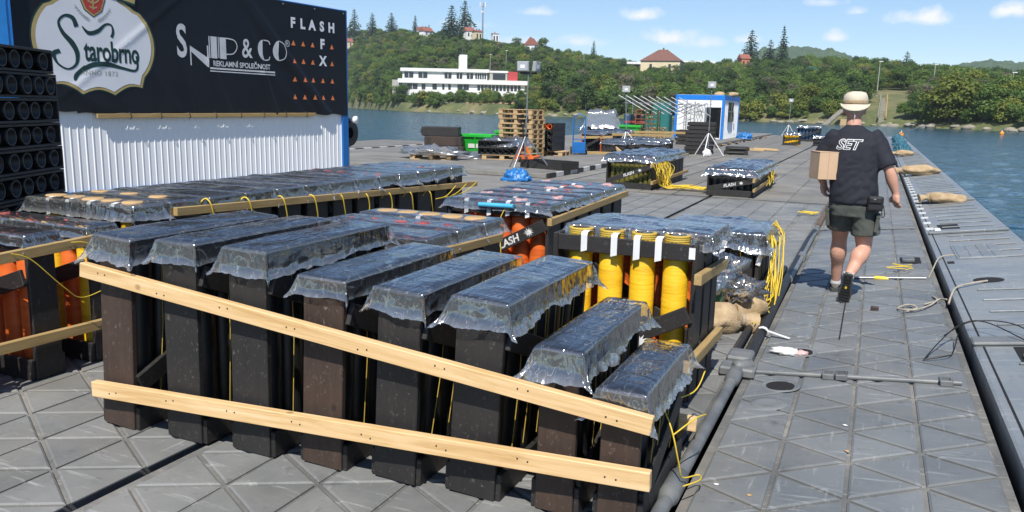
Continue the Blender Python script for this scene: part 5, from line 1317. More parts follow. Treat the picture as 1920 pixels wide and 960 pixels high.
# bundle of black tubes under film
for k in range(2):
    lying_crate('tube_bundle', 'black tube rack lying under film on the low pallet', (-9.48, 21.45, .27+k*.2), -PI/2+R(14), 'tube racks on the low pallet', L=1.15, D=.8, H=.2, n=6)
tag(link('plastic_sheet', film_mesh(-10.55, -9.45, 21.45, 22.2, .70, .22, 301, .05, .10, .5, .05, M_film2)), 'milky crumpled sheet over the tube racks on the low pallet', 'plastic sheet')
tag(MB().blob((0, 0, 0), (.95, .5, .20), 9, .7, 26, 14, freq=3.4, flat=-.02).build('film_heap', film_mat('heap_film', .10, .26, .2, .15, .8), loc=(-11.6, 20.35, .27)), 'heap of crumpled clear film on a low pallet before the green skip', 'film heap')
tag(MB().blob((0, 0, 0), (.9, .5, .14), 12, .8, 26, 14, freq=3.8, flat=-.02).build('film_heap', bpy.data.materials['heap_film'], loc=(-10.95, 21.7, .13)), 'heap of white film on the deck between green skip and tube pallet', 'film heap')
# black boxes stack
for k, (lab, dx) in enumerate((('weathered black crate at the bottom of the three by the green skip', 0.05), ('dark wooden crate between two others beside the green skip', 0), ('smooth black box on top of the crates by the green skip', -.1))):
    t = thing('crate', lab, 'crate', (-12.45+dx, 22.5, .12+k*.29), R(22))
    MB().bb(-.58, .58, -.42, .42, .002, .287).build('body', M_black if k == 2 else M_brown, t, .012)
    for x in (-.45, .45): MB().bb(x-.05, x+.05, -.43, -.415, .03, .26).build('batten_strip', M_black, t, .003)
    if k == 2: MB().bb(-.66, -.575, -.1, .1, .08, .2).build('handle', M_rubber, t, .01)
# green skips
def skip(label, loc, rz, s=1.0):
    t = thing('skip', label, 'skip', loc, rz); t.scale = (s,)*3
    w0, w1, d0, d1, h = .50, .66, .35, .50, .74
    bt_ = [(-w0, -d0, .1), (w0, -d0, .1), (w0, d0, .1), (-w0, d0, .1)]; tp = [(-w1, -d1, h), (w1, -d1, h), (w1, d1, h), (-w1, d1, h)]
    i_ = .03; tpi = [(-w1+i_, -d1+i_, h), (w1-i_, -d1+i_, h), (w1-i_, d1-i_, h), (-w1+i_, d1-i_, h)]; bti = [(-w0+i_, -d0+i_, .14), (w0-i_, -d0+i_, .14), (w0-i_, d0-i_, .14), (-w0+i_, d0-i_, .14)]
    vs = bt_+tp+tpi+bti; fs = [(3, 2, 1, 0)] + [(i, (i+1) % 4, 4+(i+1) % 4, 4+i) for i in range(4)] + [(4+i, 4+(i+1) % 4, 8+(i+1) % 4, 8+i) for i in range(4)] + [(8+i, 8+(i+1) % 4, 12+(i+1) % 4, 12+i) for i in range(4)] + [(12, 13, 14, 15)]
    MB().raw(vs, fs).build('tub', M_green, t, .008)
    MB().bb(-w1-.02, w1+.02, -d1-.03, -d1+.01, h-.09, h+.01).bb(-w1-.02, w1+.02, d1-.01, d1+.03, h-.09, h+.01).bb(-w1-.03, -w1+.01, -d1, d1, h-.09, h+.01).bb(w1-.01, w1+.03, -d1, d1, h-.09, h+.01).build('rim', M_green, t, .008)
    for k in (-.4, 0, .4): MB().beam((k, -d0-.02, .12), (k*1.25, -d1-.01, h-.1), .05, .03, (0, -1, 0)).build('rib', M_green, t)
    MB().bb(-w0-.05, -w0+.1, -d0, d0, 0, .1).bb(w0-.1, w0+.05, -d0, d0, 0, .1).build('skid', M_green, t, .005)
    MB().raw([(-.30, -.405, .24), (.22, -.405, .24), (.22, -.435, .40), (-.30, -.435, .40)], [(0, 1, 2, 3)]).build('sticker', M_tape, t)
    return t
skip('green plastic skip with a worn white sticker next to the dark crates', (-11.75, 23.6, .12), R(5), .85); skip('green plastic skip with its lid arm up behind the other green skip', (-11.6, 26.2, .12), R(5), .95)
tl = thing('skip_lever', 'green lever rising over the rear green skip', 'lever', (-11.1, 25.6, .6)); MB().beam((0, 0, 0), (.35, 0, .55), .05, .09).build('arm', M_green, tl)
# stack of tube racks + hand truck
for k in range(4):
    lying_crate('tube_rack', 'orange-tube rack on top of the tube rack stack by the pallet truck' if k == 3 else 'black tube rack in the stack by the pallet truck', (-9.42, 24.2, .27+k*.225), -PI/2, None if k == 3 else 'tube rack stack by the pallet truck', L=.66, D=1.1, H=.22, n=3, tm=M_orange if k == 3 else None)
tk = thing('pallet_truck', 'orange pallet truck with a black loop handle before the tubes', 'pallet truck', (-9.0, 20.9, .12), R(10))
MB().bb(-.3, -.12, 0, 1.1, .09, .15).bb(.12, .3, 0, 1.1, .09, .15).build('fork', M_orange, tk, .01); MB().beam((-.25, .05, .08), (0, -.05, .50), .07, .07).beam((.25, .05, .08), (0, -.05, .50), .07, .07).bb(-.3, .3, -.05, .08, .08, .16).build('frame', M_orange, tk, .008)
MB().tube([(0, -.06, .3), (0, -.22, 1.05)], .022, 8).tube([(0, -.22, 1.05), (-.14, -.24, 1.14), (-.15, -.26, 1.28), (0, -.27, 1.33), (.15, -.26, 1.28), (.14, -.24, 1.14), (0, -.22, 1.05)], .018, 8).build('handle', M_rubber, tk); 
for x in (-.09, .09): MB().lathe([(0, -.03), (.08, -.03), (.08, .03), (0, .03)], 14, (x, -.08, .08), axis='X').build('wheel', M_rubber, tk)
ht = thing('hand_truck', 'blue upright hand truck with a grey loop frame beside the black bins', 'hand truck', (-9.1, 25.8, .12), R(20))
MB().tube([(-.2, 0, .1), (-.2, .05, 1.25), (0, .07, 1.36), (.2, .05, 1.25), (.2, 0, .1)], .022, 8).tube([(-.2, .02, .5), (.2, .02, .5)], .015, 6).tube([(-.2, .04, .9), (.2, .04, .9)], .015, 6).build('frame', M_bluepaint, ht); MB().bb(-.24, .24, -.3, 0, .06, .09).bb(-.22, .22, -.28, -.02, .09, .42).build('toe_box', M_bluepaint, ht, .01)
for x in (-.26, .26): MB().lathe([(0, -.03), (.13, -.03), (.13, .03), (0, .03)], 14, (x, .06, .13), axis='X').build('wheel', M_rubber, ht)
# open black tray lying on the deck
tr_ = thing('open_tray', 'empty black rack tray lying open on the deck by the striped edge', 'tray', (-7.55, 19.2, .12), R(-14))
MB().bb(-.62, .62, -.38, .38, 0, .02).build('floor', M_black, tr_); [MB().bb(-.64, .64, y-.0125, y+.0125, 0, .20).build('long_side', M_black, tr_, .004) for y in (-.3875, .3875)]; [MB().bb(x-.0125, x+.0125, -.37, .37, 0, .20).build('short_side', M_black, tr_, .004) for x in (-.6275, .6275)]; MB().beam((-.3, -.3, .16), (.3, .3, .2), .06, .02).build('loose_slat', M_black, tr_)
t = thing('small_tray', 'small black plastic tray behind the lettered orange-tube rack', 'tray', (-4.15, 9.9, 0), .2); MB().bb(-.28, .28, -.18, .18, 0, .01).bb(-.30, .30, -.2, -.18, 0, .12).bb(-.30, .30, .18, .2, 0, .12).bb(-.3, -.28, -.18, .18, 0, .12).bb(.28, .3, -.18, .18, 0, .12).build('shell', M_hdpe, t, .004)
# tarps
def tarp(label, loc, r, seed, mat=None):
    return tag(MB().blob((0, 0, 0), r, seed, .42, 44, 26, freq=4.5, flat=-.01).build('tarp', mat or M_bluetarp, loc=loc), label, 'tarp')
tarp('crumpled blue tarp at the feet of the twin floodlight', (-7.35, 16.7, .0), (.34, .26, .26), 2); tarp('crumpled blue tarp beside the film-wrapped racks', (-8.1, 31.9, .12), (.6, .4, .34), 5); tarp('small blue tarp on the deck right of the cabin', (-7.0, 49, .12), (.42, .3, .34), 8)
# racks and benches around the second floodlight
for i in range(3):
    xrack(['orange-framed rack of dark tubes beside the hand truck', 'dark rack with red tops behind the hand truck', 'dark rack with white tops behind the hand truck'][i], -9.75+i*.1, -9.0+i*.1, 27.9+i*1.6, .5, .82, 7, M_hdpe, seed=400+i, film=True, drop=.12, frs=.05, boards=(M_orange, M_orange) if i == 0 else (M_black, M_black), tops=['red', 'pink', None] if i else None, filmkw=dict(mat=M_film2, lump=.06), closed=i > 0)
for i in range(5):
    xrack('low film-topped rack among those by the second floodlight', -8.75+(i % 2)*.95, -7.85+(i % 2)*.95 - .05, 27.2+i*.9, .5, .55, 6, M_hdpe, seed=410+i, film=True, drop=.14, frs=.05, filmkw=dict(mat=M_film2, lump=.07), group='low racks by the second floodlight', closed=True)
for i, (a, b) in enumerate((((-9.7, 27.8, .62), (-8.6, 28.0, .66)), ((-9.3, 26.2, .17), (-7.6, 26.6, .17)), ((-9.0, 29.2, .72), (-7.1, 30.8, .70)), ((-8.9, 31.4, .78), (-6.9, 32.2, .78)))):
    batten(['pale batten across the orange-framed rack', 'pale plank lying on the deck before the low racks', 'pale batten over the first low film-topped rack', 'pale batten over the farthest low film-topped rack'][i], a, b, .09, .05, M_oldpine)
o = batten('loose plank leaning by the second floodlight feet', (-8.6, 27.6, .5), (-7.9, 26.9, .16), .10, .04, M_pine)
# film-wrapped grey load, green bin, cages
def cage(label, loc, w, d, h, mat, rz=0.0, n=4):
    t = thing('mesh_cage', label, 'cage', loc, rz)
    for x in (-w/2, w/2):
        for y in (-d/2, d/2): MB().tube([(x, y, 0), (x, y, h)], .03, 6).build('post', mat, t)
    for k in range(n+1):
        z = .12+(h-.14)*k/n
        MB().tube([(-w/2, -d/2, z), (w/2, -d/2, z), (w/2, d/2, z), (-w/2, d/2, z), (-w/2, -d/2, z)], .018, 5).build('rail', mat, t)
    for k in range(1, 4): MB().tube([(-w/2+w*k/4, -d/2, .1), (-w/2+w*k/4, -d/2, h)], .012, 5).build('bar', mat, t)
    MB().bb(-w/2, w/2, -d/2, d/2, .08, .12).build('floor', mat, t); return t
M_darkgreen = plain('dark_green_paint', (.02, .12, .05), .5); M_rust = mottled('rust_red_paint', (.20, .06, .03), (.30, .10, .05), 3, .7)
cage('tall rust-red mesh cage beside the green bin', (-10.85, 41.2, .12), 1.1, .8, 1.55, M_rust, R(10), 6); cage('green mesh trolley beside the rust-red cage', (-9.75, 38.1, .12), .55, .9, 1.55, M_darkgreen, R(5), 4)
skip('long green bin behind the film-topped racks', (-11.6, 40.4, .12), R(8), 1.0)
gw = thing('wrapped_load', 'tall load wrapped in milky grey film behind the racks', 'load', (-12.65, 39.3, .12), R(12))
MB().bb(-.68, .68, -.5, .5, 0, 1.25).build('boxes', M_hdpe, gw); link('film_wrap', film_mesh(-.7, .7, -.52, .52, 1.32, .8, 330, .09, .22, .06, .05, bpy.data.materials['heap_film']), gw)
for i in range(3):
    t = thing('drum', ['blue-grey drum by the wrapped load', 'dark drum with a red stripe by the wrapped load', 'dark tub at the end of the wrapped load'][i], 'drum', (-12.0+i*.4, 41.6, .12)); MB().lathe([(0, 1.3), (.2, 1.3), (.21, 1.2), (.21, 0)], 14).build('shell', M_bluetube if i == 0 else M_hdpe, t); MB().lathe([(.212, .85), (.214, .87), (.214, .93), (.212, .95)], 14).build('band', M_red, t)
# slanted rods of the aerial rack
ar = thing('rod_rack', 'rack of parallel slanted pale rods beside the cabin', 'rod rack', (-12.6, 43.6, .12))
for k in range(9):
    x = k*.42; MB().tube([(x-.55, 0, 2.30-.01*k), (x+1.15, .2, 1.35-.01*k)], .03, 6).build('rod', M_steel, ar)
    if k > 4: MB().tube([(x-.4, .3, 1.4), (x+.9, .35, 1.95)], .022, 6).build('thin_rod', M_steel, ar)
for x in (.2, 1.6, 3.2): MB().tube([(x, .25, 0), (x, .25, 2.1)], .03, 6).build('post', M_steel, ar)
MB().tube([(-.3, .25, 1.9), (4.2, .25, 1.85)], .03, 6).build('carrier', M_steel, ar)

# ------------------------------------------------------------------ blue and white cabin
M_cabblue = plain('cabin_blue', (.01, .18, .62), .4)
cb = thing('cabin', 'small white cabin with bright blue frame and an open doorway', 'cabin', (-10.45, 45.7, .12), R(1))
W_, D_, H_ = 2.72, 6.0, 2.42
f = MB().bb(0, 1.72, .02, .10, 0, H_-.25).bb(2.55, W_, .02, .10, 0, H_-.25).bb(1.72, 2.55, .02, .10, 1.75, H_-.25).build('front_wall', M_white, cb)
MB().bb(0, W_, .0, .14, H_-.26, H_).bb(0, .14, 0, .14, 0, H_-.26).bb(W_-.14, W_, 0, .14, 0, H_-.26).bb(.0, .14, D_-.14, D_, 0, H_).bb(W_-.14, W_, D_-.14, D_, 0, H_).bb(W_-.14, W_, .14, D_-.14, H_-.26, H_-.002).bb(0, .14, .14, D_-.14, H_-.26, H_-.002).build('frame', M_cabblue, cb)
sw = MB(); 
for k in range(28): sw.bb(W_-.09, W_-.05+(.02 if k % 2 else 0), .14+k*(D_-.28)/28, .14+(k+1)*(D_-.28)/28, 0, H_-.26)
sw.build('side_wall', M_sheet, cb); MB().bb(.05, W_-.1, D_-.1, D_-.04, 0, H_-.1).bb(.04, .09, .14, D_-.14, 0, H_-.26).bb(.1, W_-.1, .1, D_-.1, H_-.05, H_+.01).bb(.1, W_-.1, .1, D_-.1, 0, .04).build('shell', M_white, cb)
wn = MB().bb(W_-.02, W_+.06, 1.6, 3.2, .95, 2.05).build('window', M_pane, cb); MB().bb(W_+.05, W_+.075, 2.36, 2.44, .95, 2.05).bb(W_+.05, W_+.075, 1.55, 3.25, 1.5, 1.56).build('window_bars', M_steel, wn)
MB().bb(W_-.02, W_+.05, 1.9, 2.9, 1.2, 1.42).build('meter_box', M_white, cb); dr = MB().box((1.75, -.32, .87), (.05, .8, 1.72)).build('door', M_white, cb); MB().bb(1.70, 1.80, -.68, -.64, .85, .95).build('handle', M_rubber, dr)
for k, x in enumerate((2.1, 2.75)): tag(MB().blob((0, 0, .1), (.3, .2, .14), k, .4, 12, 8).build('sandbag', M_burlap, loc=cb.matrix_basis @ V(x, 2.0+k, H_+.0)), 'small sandbag on the roof of the blue and white cabin', 'sandbag', 'sandbags on the cabin roof')
ld_ = thing('ladder', 'thin metal ladder leaning on the white cabin front', 'ladder', cb.matrix_basis @ V(.55, -.12, 0), cb.rotation_euler[2])
MB().tube([(0, 0, 0), (0, .1, 1.9)], .02, 6).tube([(.36, 0, 0), (.36, .1, 1.9)], .02, 6).build('stile', M_steel, ld_)
for k in range(6): MB().tube([(0, .02*k, .28+.3*k), (.36, .02*k, .28+.3*k)], .014, 5).build('rung', M_steel, ld_)
tf = thing('aerial_frame', 'folded lattice aerial frame standing before the cabin wall', 'aerial', cb.matrix_basis @ V(1.15, -.25, 0), cb.rotation_euler[2])
MB().tube([(0, 0, 0), (0, 0, 2.05)], .03, 6).build('mast', M_steel, tf)
for k in range(5): MB().tube([(.02+.16*k, 0, 1.2+.1*(k % 2)), (.25+.16*k, 0, 1.95-.1*(k % 2))], .012, 5).tube([(.25+.16*k, 0, 1.2), (.02+.16*k, 0, 1.95)], .012, 5).build('lattice', M_steel, tf)
MB().tube([(-.9, 0, 1.45), (0, 0, 1.85), (.95, 0, 1.9)], .012, 5).tube([(-.9, 0, 1.1), (0, 0, 1.5)], .012, 5).build('boom', M_steel, tf)
gb = thing('green_locker', 'dark green locker between the rods and the cabin', 'locker', (-11.6, 47.6, .12)); MB().bb(-.5, .5, -.4, .4, 0, 2.0).build('body', plain('locker_green', (.015, .13, .12), .5), gb, .02); MB().bb(-.42, .42, -.42, -.4, .1, 1.9).build('door', plain('locker_green_door', (.02, .15, .14), .5), gb, .005)
pk = thing('plank_pile', 'small pile of reddish planks left of the cabin', 'plank pile', (-11.2, 45.0, .12), .1)
for k in range(6): board('plank', (-.45, random.uniform(-.03, .03), .05+k*.1), (.45, random.uniform(-.03, .03), .05+k*.1), .5, .07, (0, 0, 1), M_plank, pk)
# stacks of dark racks by the cabin
for k in range(8):
    t = thing('flat_rack', '%s dark rack up from the deck in the tall leaning stack before the cabin' % ORD[k], 'rack', (-6.25+.012*k+random.uniform(-.02, .02), 31.8, k*.155), R(4)+random.uniform(-.06, .06), 'tall stack of dark racks by the cabin')
    MB().bb(-.48, .48, -.40, .40, .0, .13).build('body', M_rubber if k % 3 == 0 else M_black, t, .02); [MB().bb(-.52, .52, y-.02, y+.02, .02, .15).build('side_rail', M_black, t, .006) for y in (-.42, .42)]
for k in range(4):
    t = thing('flat_rack', '%s dark rack up from the deck in the low stack at the cabin corner' % ORD[k], 'rack', (-7.8+random.uniform(-.03, .03), 37.4, .12+k*.17), R(3)+random.uniform(-.05, .05), 'low stack of dark racks by the cabin')
    MB().bb(-.55, .55, -.40, .40, .0, .15).build('body', M_brown, t, .02); [MB().bb(-.58, .58, y-.02, y+.02, .02, .16).build('side_rail', M_black, t, .006) for y in (-.42, .42)]
for k in range(2):
    t = thing('flat_rack', 'dark rack lying beside the tall stack on the deck', 'rack', (-4.95+.05*k, 32.6, k*.16), R(10), 'racks lying beside the tall stack'); MB().bb(-.45, .45, -.35, .35, 0, .15).build('body', M_black, t, .02); MB().tube([(-.3, -.36, .08), (.3, -.36, .08)], .03, 6).build('tube', M_rubber, t)
for i, (x, y, a) in enumerate(((-7.3, 33.8, .9), (-5.2, 36.2, -.6), (-4.8, 37.0, -.4))): batten(['pine offcut lying before the low rack stack', 'pale plank lying behind the tall rack stack', 'second pale plank lying behind the tall rack stack'][i], (x, y, .07), (x+1.1*math.cos(a), y+1.1*math.sin(a), .07), .08, .16, M_pine)
# ------------------------------------------------------------------ sandbags, bag of shells, leads
def sandbag(label, loc, rz, s=(.30, .19, .11), seed=0, group=None, tail=True):
    t = thing('sandbag', label, 'sandbag', loc, rz, group)
    b = MB().blob((0, 0, s[2]*.82), s, seed, .35, 22, 12, freq=1.7, flat=-s[2]*.80).build('sack', M_burlap, t)
    if tail:
        e = s[0]*.9; MB().tube([(e*.85, 0, s[2]*.8), (e*1.12, .0, s[2]*.75), (e*1.3, .02, s[2]*.7), (e*1.5, .04, s[2]*.5)], [s[1]*.62, s[1]*.22, s[1]*.32, s[1]*.5], 12).build('neck', M_burlap, t); MB().lathe([(s[1]*.24, -.012), (s[1]*.28, 0), (s[1]*.24, .012)], 12, (e*1.12, 0, s[2]*.75), axis='X').build('tie', M_rope, t)
    return t
sandbag('tied burlap sandbag under the bag of shells beside the yellow-tube block', (-1.02, 6.05, 0), R(20), (.24, .18, .12), 3); sandbag('burlap sandbag standing nearest the black hose', (-.86, 6.55, 0), R(-70), (.22, .19, .15), 5, tail=False); sandbag('small burlap sandbag leaning on the slatted black rack', (-1.04, 6.95, .12), R(80), (.16, .12, .15), 7, tail=False)
bg = thing('bag_of_shells', 'clear bag of small coloured boxes on the sandbag by the yellow tubes', 'bag', (-1.10, 6.25, .20), .2)
bxs = MB(); bxs.bb(-.15, .12, -.1, .1, .0, .10).build('green_box', M_darkgreen, bg, .004); MB().bb(-.13, .10, -.11, .08, .10, .14).build('white_box', M_white, bg, .004); MB().tube([(-.12, -.1, .17), (.05, -.11, .17)], .02, 8).build('lime_tube', plain('lime', (.45, .55, .03), .5), bg); MB().tube([(-.1, -.08, .2), (-.02, -.1, .3)], .012, 6).tube([(.02, -.08, .2), (.06, -.1, .3)], .012, 6).build('orange_stick', M_orange, bg)
link('bag_film', MB().blob((0, 0, .17), (.23, .17, .22), 9, .7, 30, 20, freq=2.8).mesh('bag_film', M_film2), bg)
link('bag_neck', MB().blob((.26, .1, .06), (.16, .10, .10), 19, 1.0, 24, 14, freq=3.4).mesh('bag_neck', M_film2), bg)
def leads(name, label, paths, r=.006, group=None, mat=None, cat='wire'):
    t = thing(name, label, cat, (0, 0, 0), 0, group)
    for p in paths: MB().tube(p, r, 5).build('strand', mat or M_fuse, t)
    return t
def smooth(pts, n=6):
    P_ = [Vector(p) for p in pts]; out = []
    for i in range(len(P_)-1):
        p0, p1, p2, p3 = P_[max(i-1, 0)], P_[i], P_[i+1], P_[min(i+2, len(P_)-1)]
        for k in range(n):
            t = k/n; out.append(.5*((2*p1) + (p2-p0)*t + (2*p0-5*p1+4*p2-p3)*t*t + (3*p1-p0-3*p2+p3)*t**3))
    return out + [P_[-1]]
rj = lambda a: random.uniform(-a, a)
leads('yellow_leads', 'bundle of yellow leads hanging off the slatted black block onto the hose', [smooth([(-.86+rj(.04), 7.8+rj(.25), .60), (-.76+rj(.02), 7.55+rj(.15), .50), (-.74+rj(.03), 7.4+rj(.15), .30), (-.73+rj(.05), 7.15+rj(.2), .06+rj(.03)), (-.70+rj(.04), 6.7+rj(.2), .075), (-.68+rj(.05), 6.35+rj(.3), .085)]) for _ in range(12)]
      + [smooth([(-.80, 7.9+rj(.2), .62), (-.72+rj(.03), 7.85+rj(.2), .52), (-.69+rj(.04), 7.6+rj(.2), .22), (-.66+rj(.04), 7.0+rj(.2), .08)]) for _ in range(5)] + [smooth([(-.9, 6.6, .06), (-.78+rj(.05), 6.2+rj(.1), .03), (-.75+rj(.04), 5.8+rj(.1), .012)]) for _ in range(3)], .005)
leads('yellow_leads', 'thick spill of yellow leads between the two far film-covered blocks', [smooth([(-4.12, 17.0+rj(.9), .58), (-4.02+rj(.05), 16.9+rj(.8), .40), (-3.95+rj(.1), 16.9+rj(.4), .08), (-3.6+rj(.2), 16.9+rj(.3), .05+abs(rj(.05))), (-3.05+rj(.15), 16.8+rj(.3), .04+abs(rj(.04)))]) for _ in range(30)], .0065)
leads('yellow_leads', 'yellow leads bunched at the end of the low far block', [smooth([(-2.04, 18.6+rj(.6), .46), (-1.98+rj(.05), 18.4+rj(.5), .30), (-2.0+rj(.06), 18.5+rj(.8), .12)]) for _ in range(12)], .006)
leads('yellow_lead', 'yellow lead trailing from the shortest rack over the grey pipe', [smooth([(-.78, 3.25, .50), (-.70, 3.22, .38), (-.66, 3.20, .30), (-.63, 3.22, .16), (-.62, 3.26, .09), (-.57, 3.36, .07), (-.55, 3.28, .085), (-.60, 3.18, .09)]), smooth([(-.66, 3.20, .30), (-.60, 3.35, .33), (-.58, 3.5, .30)]), smooth([(-.74, 3.3, .40), (-.66, 3.6, .36), (-.63, 3.7, .44)])], .0035)
leads('yellow_lead', 'thin yellow lead looping down the left orange-tube racks', [smooth([(-4.31, 2.85, .79), (-4.29, 2.95, .74), (-4.27, 3.12, .55), (-4.28, 3.25, .46), (-4.30, 3.5, .50)]), smooth([(-4.31, 3.22, .80), (-4.29, 3.32, .78), (-4.29, 3.45, .66)])], .003)
for i in range(9):
    y = 4.6+i*.42; z = .87-.035*i*.42/.42*.8
    leads('yellow_lead', 'short yellow lead tied round the long weathered batten', [smooth([(-4.66, y-.05, z-.02), (-4.63, y, z+.04), (-4.585, y+.01, z+.01), (-4.59, y+.05, z-.10), (-4.62, y+.09+rj(.05), z-.24)])], .006, 'leads tied on the long batten')
leads('yellow_lead', 'yellow leads fanning out at the far end of the long batten', [smooth([(-4.59, 8.1, .58), (-4.56, 8.3+.2*k, .60), (-4.57, 8.55+.28*k, .70)]) for k in range(3)], .005)
leads('yellow_lead', 'thin yellow lead hanging over the white lettered plank of the orange-tube rack', [smooth([(-2.72, 6.0, .86), (-2.78, 5.97, .70), (-2.76, 5.97, .45), (-2.8, 5.98, .2)]), smooth([(-2.95, 6.0, .40), (-2.93, 5.96, .3), (-2.9, 5.97, .12)])], .004)
for i, (x, y) in enumerate(((-.9, 13.9), (-3.5, 43.5), (.38, 8.9))): leads('yellow_scrap', ['scrap of yellow lead on the deck behind the man', 'yellow leads on the deck beside the far yellow rack', 'yellow scrap of lead on the walkway right of the man'][i], [smooth([(x+rj(.16), y+rj(.2), .05+.1*(i == 2)) for _ in range(5)]) for _ in range(3 if i < 2 else 2)], .008 if i < 2 else .004)
# walkway clutter
leads('rope', 'brown rope coil on the walkway edge tied to the outer pontoon', [smooth([(.36, 6.95, .115), (.44, 7.1, .12), (.38, 7.2, .12), (.30, 7.05, .11), (.42, 6.98, .13), (.54, 7.2, .135), (.61, 7.35, .16), (.66, 7.28, .18)]), smooth([(.58, 7.6, .13), (.60, 7.4, .14), (.5, 7.25, .125)])], .008, None, M_rope, 'rope')
leads('rope', 'pale rope lying over the outer pontoon edge beside the round opening', [smooth([(.67, 7.2, .16), (.70, 7.35, .22), (.76, 7.6, .235), (.88, 7.75, .25), (1.0, 7.85, .265)])], .009, None, M_rope, 'rope')
leads('rope', 'thin rope looped from the walkway up to the outer pontoon hatch', [smooth([(.60, 8.5, .13), (.64, 8.8, .14), (.72, 9.15, .23), (.86, 9.3, .245)])], .008, None, M_rope, 'rope')
leads('wire', 'thin dark wires looping from the walkway to the metal lugs on the outer pontoon', [smooth([(.42, 5.6, .11), (.52, 5.85, .18), (.66, 6.1, .26), (.80, 6.05, .30), (1.0, 5.7, .28)]), smooth([(.42, 5.6, .11), (.55, 5.65, .14), (.60, 5.8, .13), (.64, 6.05, .2)]), smooth([(.55, 5.95, .2), (.72, 6.15, .27), (.95, 6.1, .30), (1.12, 5.75, .28)])], .004, None, M_rubber, 'wire')
rg = thing('rag', 'crumpled white and red rag beside the walkway recess', 'rag', (-.42, 5.62, .022)); MB().blob((0, 0, .012), (.10, .05, .028), 3, .55, 20, 10, freq=4, flat=-.01).build('cloth', M_tape, rg); MB().blob((.1, -.01, .015), (.05, .035, .02), 8, .8, 12, 8, freq=4).build('red_corner', M_pink, rg)
kn = thing('tape_knot', 'white tape knotted round the black hose', 'tape', (-.63, 6.05, .0)); MB().lathe([(.045, -.03), (.05, 0), (.045, .03)], 12, (0, 0, .03), axis='Y').build('loop', M_tape, kn); MB().beam((.04, 0, .05), (.2, -.06, .03), .03, .004).build('tail', M_tape, kn)
for i, (x, y) in enumerate(((-.50, 3.42), (.0, 4.30), (.02, 3.95), (-.35, 3.35))):
    z = (x+.62)*.098; tag(MB().blob((0, 0, .004), (.013, .009, .003), i, .6, 8, 6).build('litter', M_tape if i < 2 else M_foil, loc=(x, y, z)), ['white scrap of paper beside the pipe coupling', 'torn white paper triangle on the walkway', 'tiny pale chip on the walkway', 'brown scrap on the walkway near the coupling'][i], 'litter')
tag(MB().bb(-.03, .03, -.02, .02, 0, .03).build('wooden_block', M_brown, None, .004, loc=(.13, 7.05, .075)), 'small brown wooden block on the walkway behind the man', 'block')
tp_ = thing('yellow_tape', 'yellow tape wrapped on the thin cross rod beside the man', 'tape', (.18, 8.45, .085)); MB().lathe([(.016, -.06), (.022, -.03), (.022, .05), (.016, .07)], 10, axis='X').build('wrap', M_fuse, tp_)
# outer pontoon load
sandbag('burlap sandbag with a long neck across the outer pontoon behind the man', (1.15, 14.7, .27), R(175), (.29, .16, .09), 11); sandbag('larger burlap sandbag farther along the outer pontoon', (1.05, 21.5, .26), R(190), (.42, .24, .13), 13); sandbag('small burlap sandbag by the teal tarps on the outer pontoon', (1.0, 31.5, .26), R(170), (.3, .2, .11), 15)
M_teal = mottled('teal_tarp', (.02, .09, .13), (.05, .16, .21), 4, .5, .4, 10, .02)
for i, y in enumerate((33, 37, 41.5, 46, 51)): tarp('teal tarp bundle on the far part of the outer pontoon' , (.98+.05*i, y, .28), (.3, .5, .30), 20+i, M_teal)['group'] = 'teal tarp bundles'
leads('boom_rod', 'thin rod slanting over the water at the pontoon end', [[(1.0, 58, .3), (3.0, 62, 1.0)]], .03, None, M_steel, 'rod')
# edge stones / debris along the raised deck edge
for k in range(46):
    y = 24 + k*.7 + rj(.3); tag(MB().blob((0, 0, .02), (random.uniform(.03, .09), random.uniform(.08, .3), random.uniform(.02, .04)), k, 1.2, 10, 7, freq=3).build('debris', M_oldpine if k % 3 == 0 else M_brown, loc=(-6.72+rj(.14), y, .02)), 'scrap of wood and dirt in the gutter along the raised deck edge', 'debris', 'scraps along the raised deck edge', 'thing')
# ------------------------------------------------------------------ the walking man
M_skin = mottled('skin', (.50, .255, .17), (.58, .31, .215), 6, .55, .15, 60, .002, c3=(.62, .35, .26))
M_shirt = mottled('navy_tshirt', (.010, .011, .019), (.016, .017, .027), 5, .85, .4, 14, .012)
M_short = mottled('olive_shorts', (.050, .056, .048), (.085, .092, .080), 7, .85, .4, 16, .01)
M_hat = mottled('cream_hat', (.52, .45, .34), (.62, .55, .43), 9, .9, .2, 120, .002)
M_sock = plain('white_sock', (.68, .68, .67), .9); M_shoe = mottled('grey_shoe', (.10, .09, .08), (.17, .155, .14), 12, .8, .3, 60, .003); M_sole = mottled('dark_sole', (.035, .035, .035), (.075, .075, .07), 14, .8)
man = thing('person', 'person in a dark t-shirt, olive shorts and cream hat walking away along the walkway', 'person', (-.13, 7.5, .045))
O = Vector((-.13, 7.5, .045))
def q(x, y, z): return Vector((x, y, z)) - O
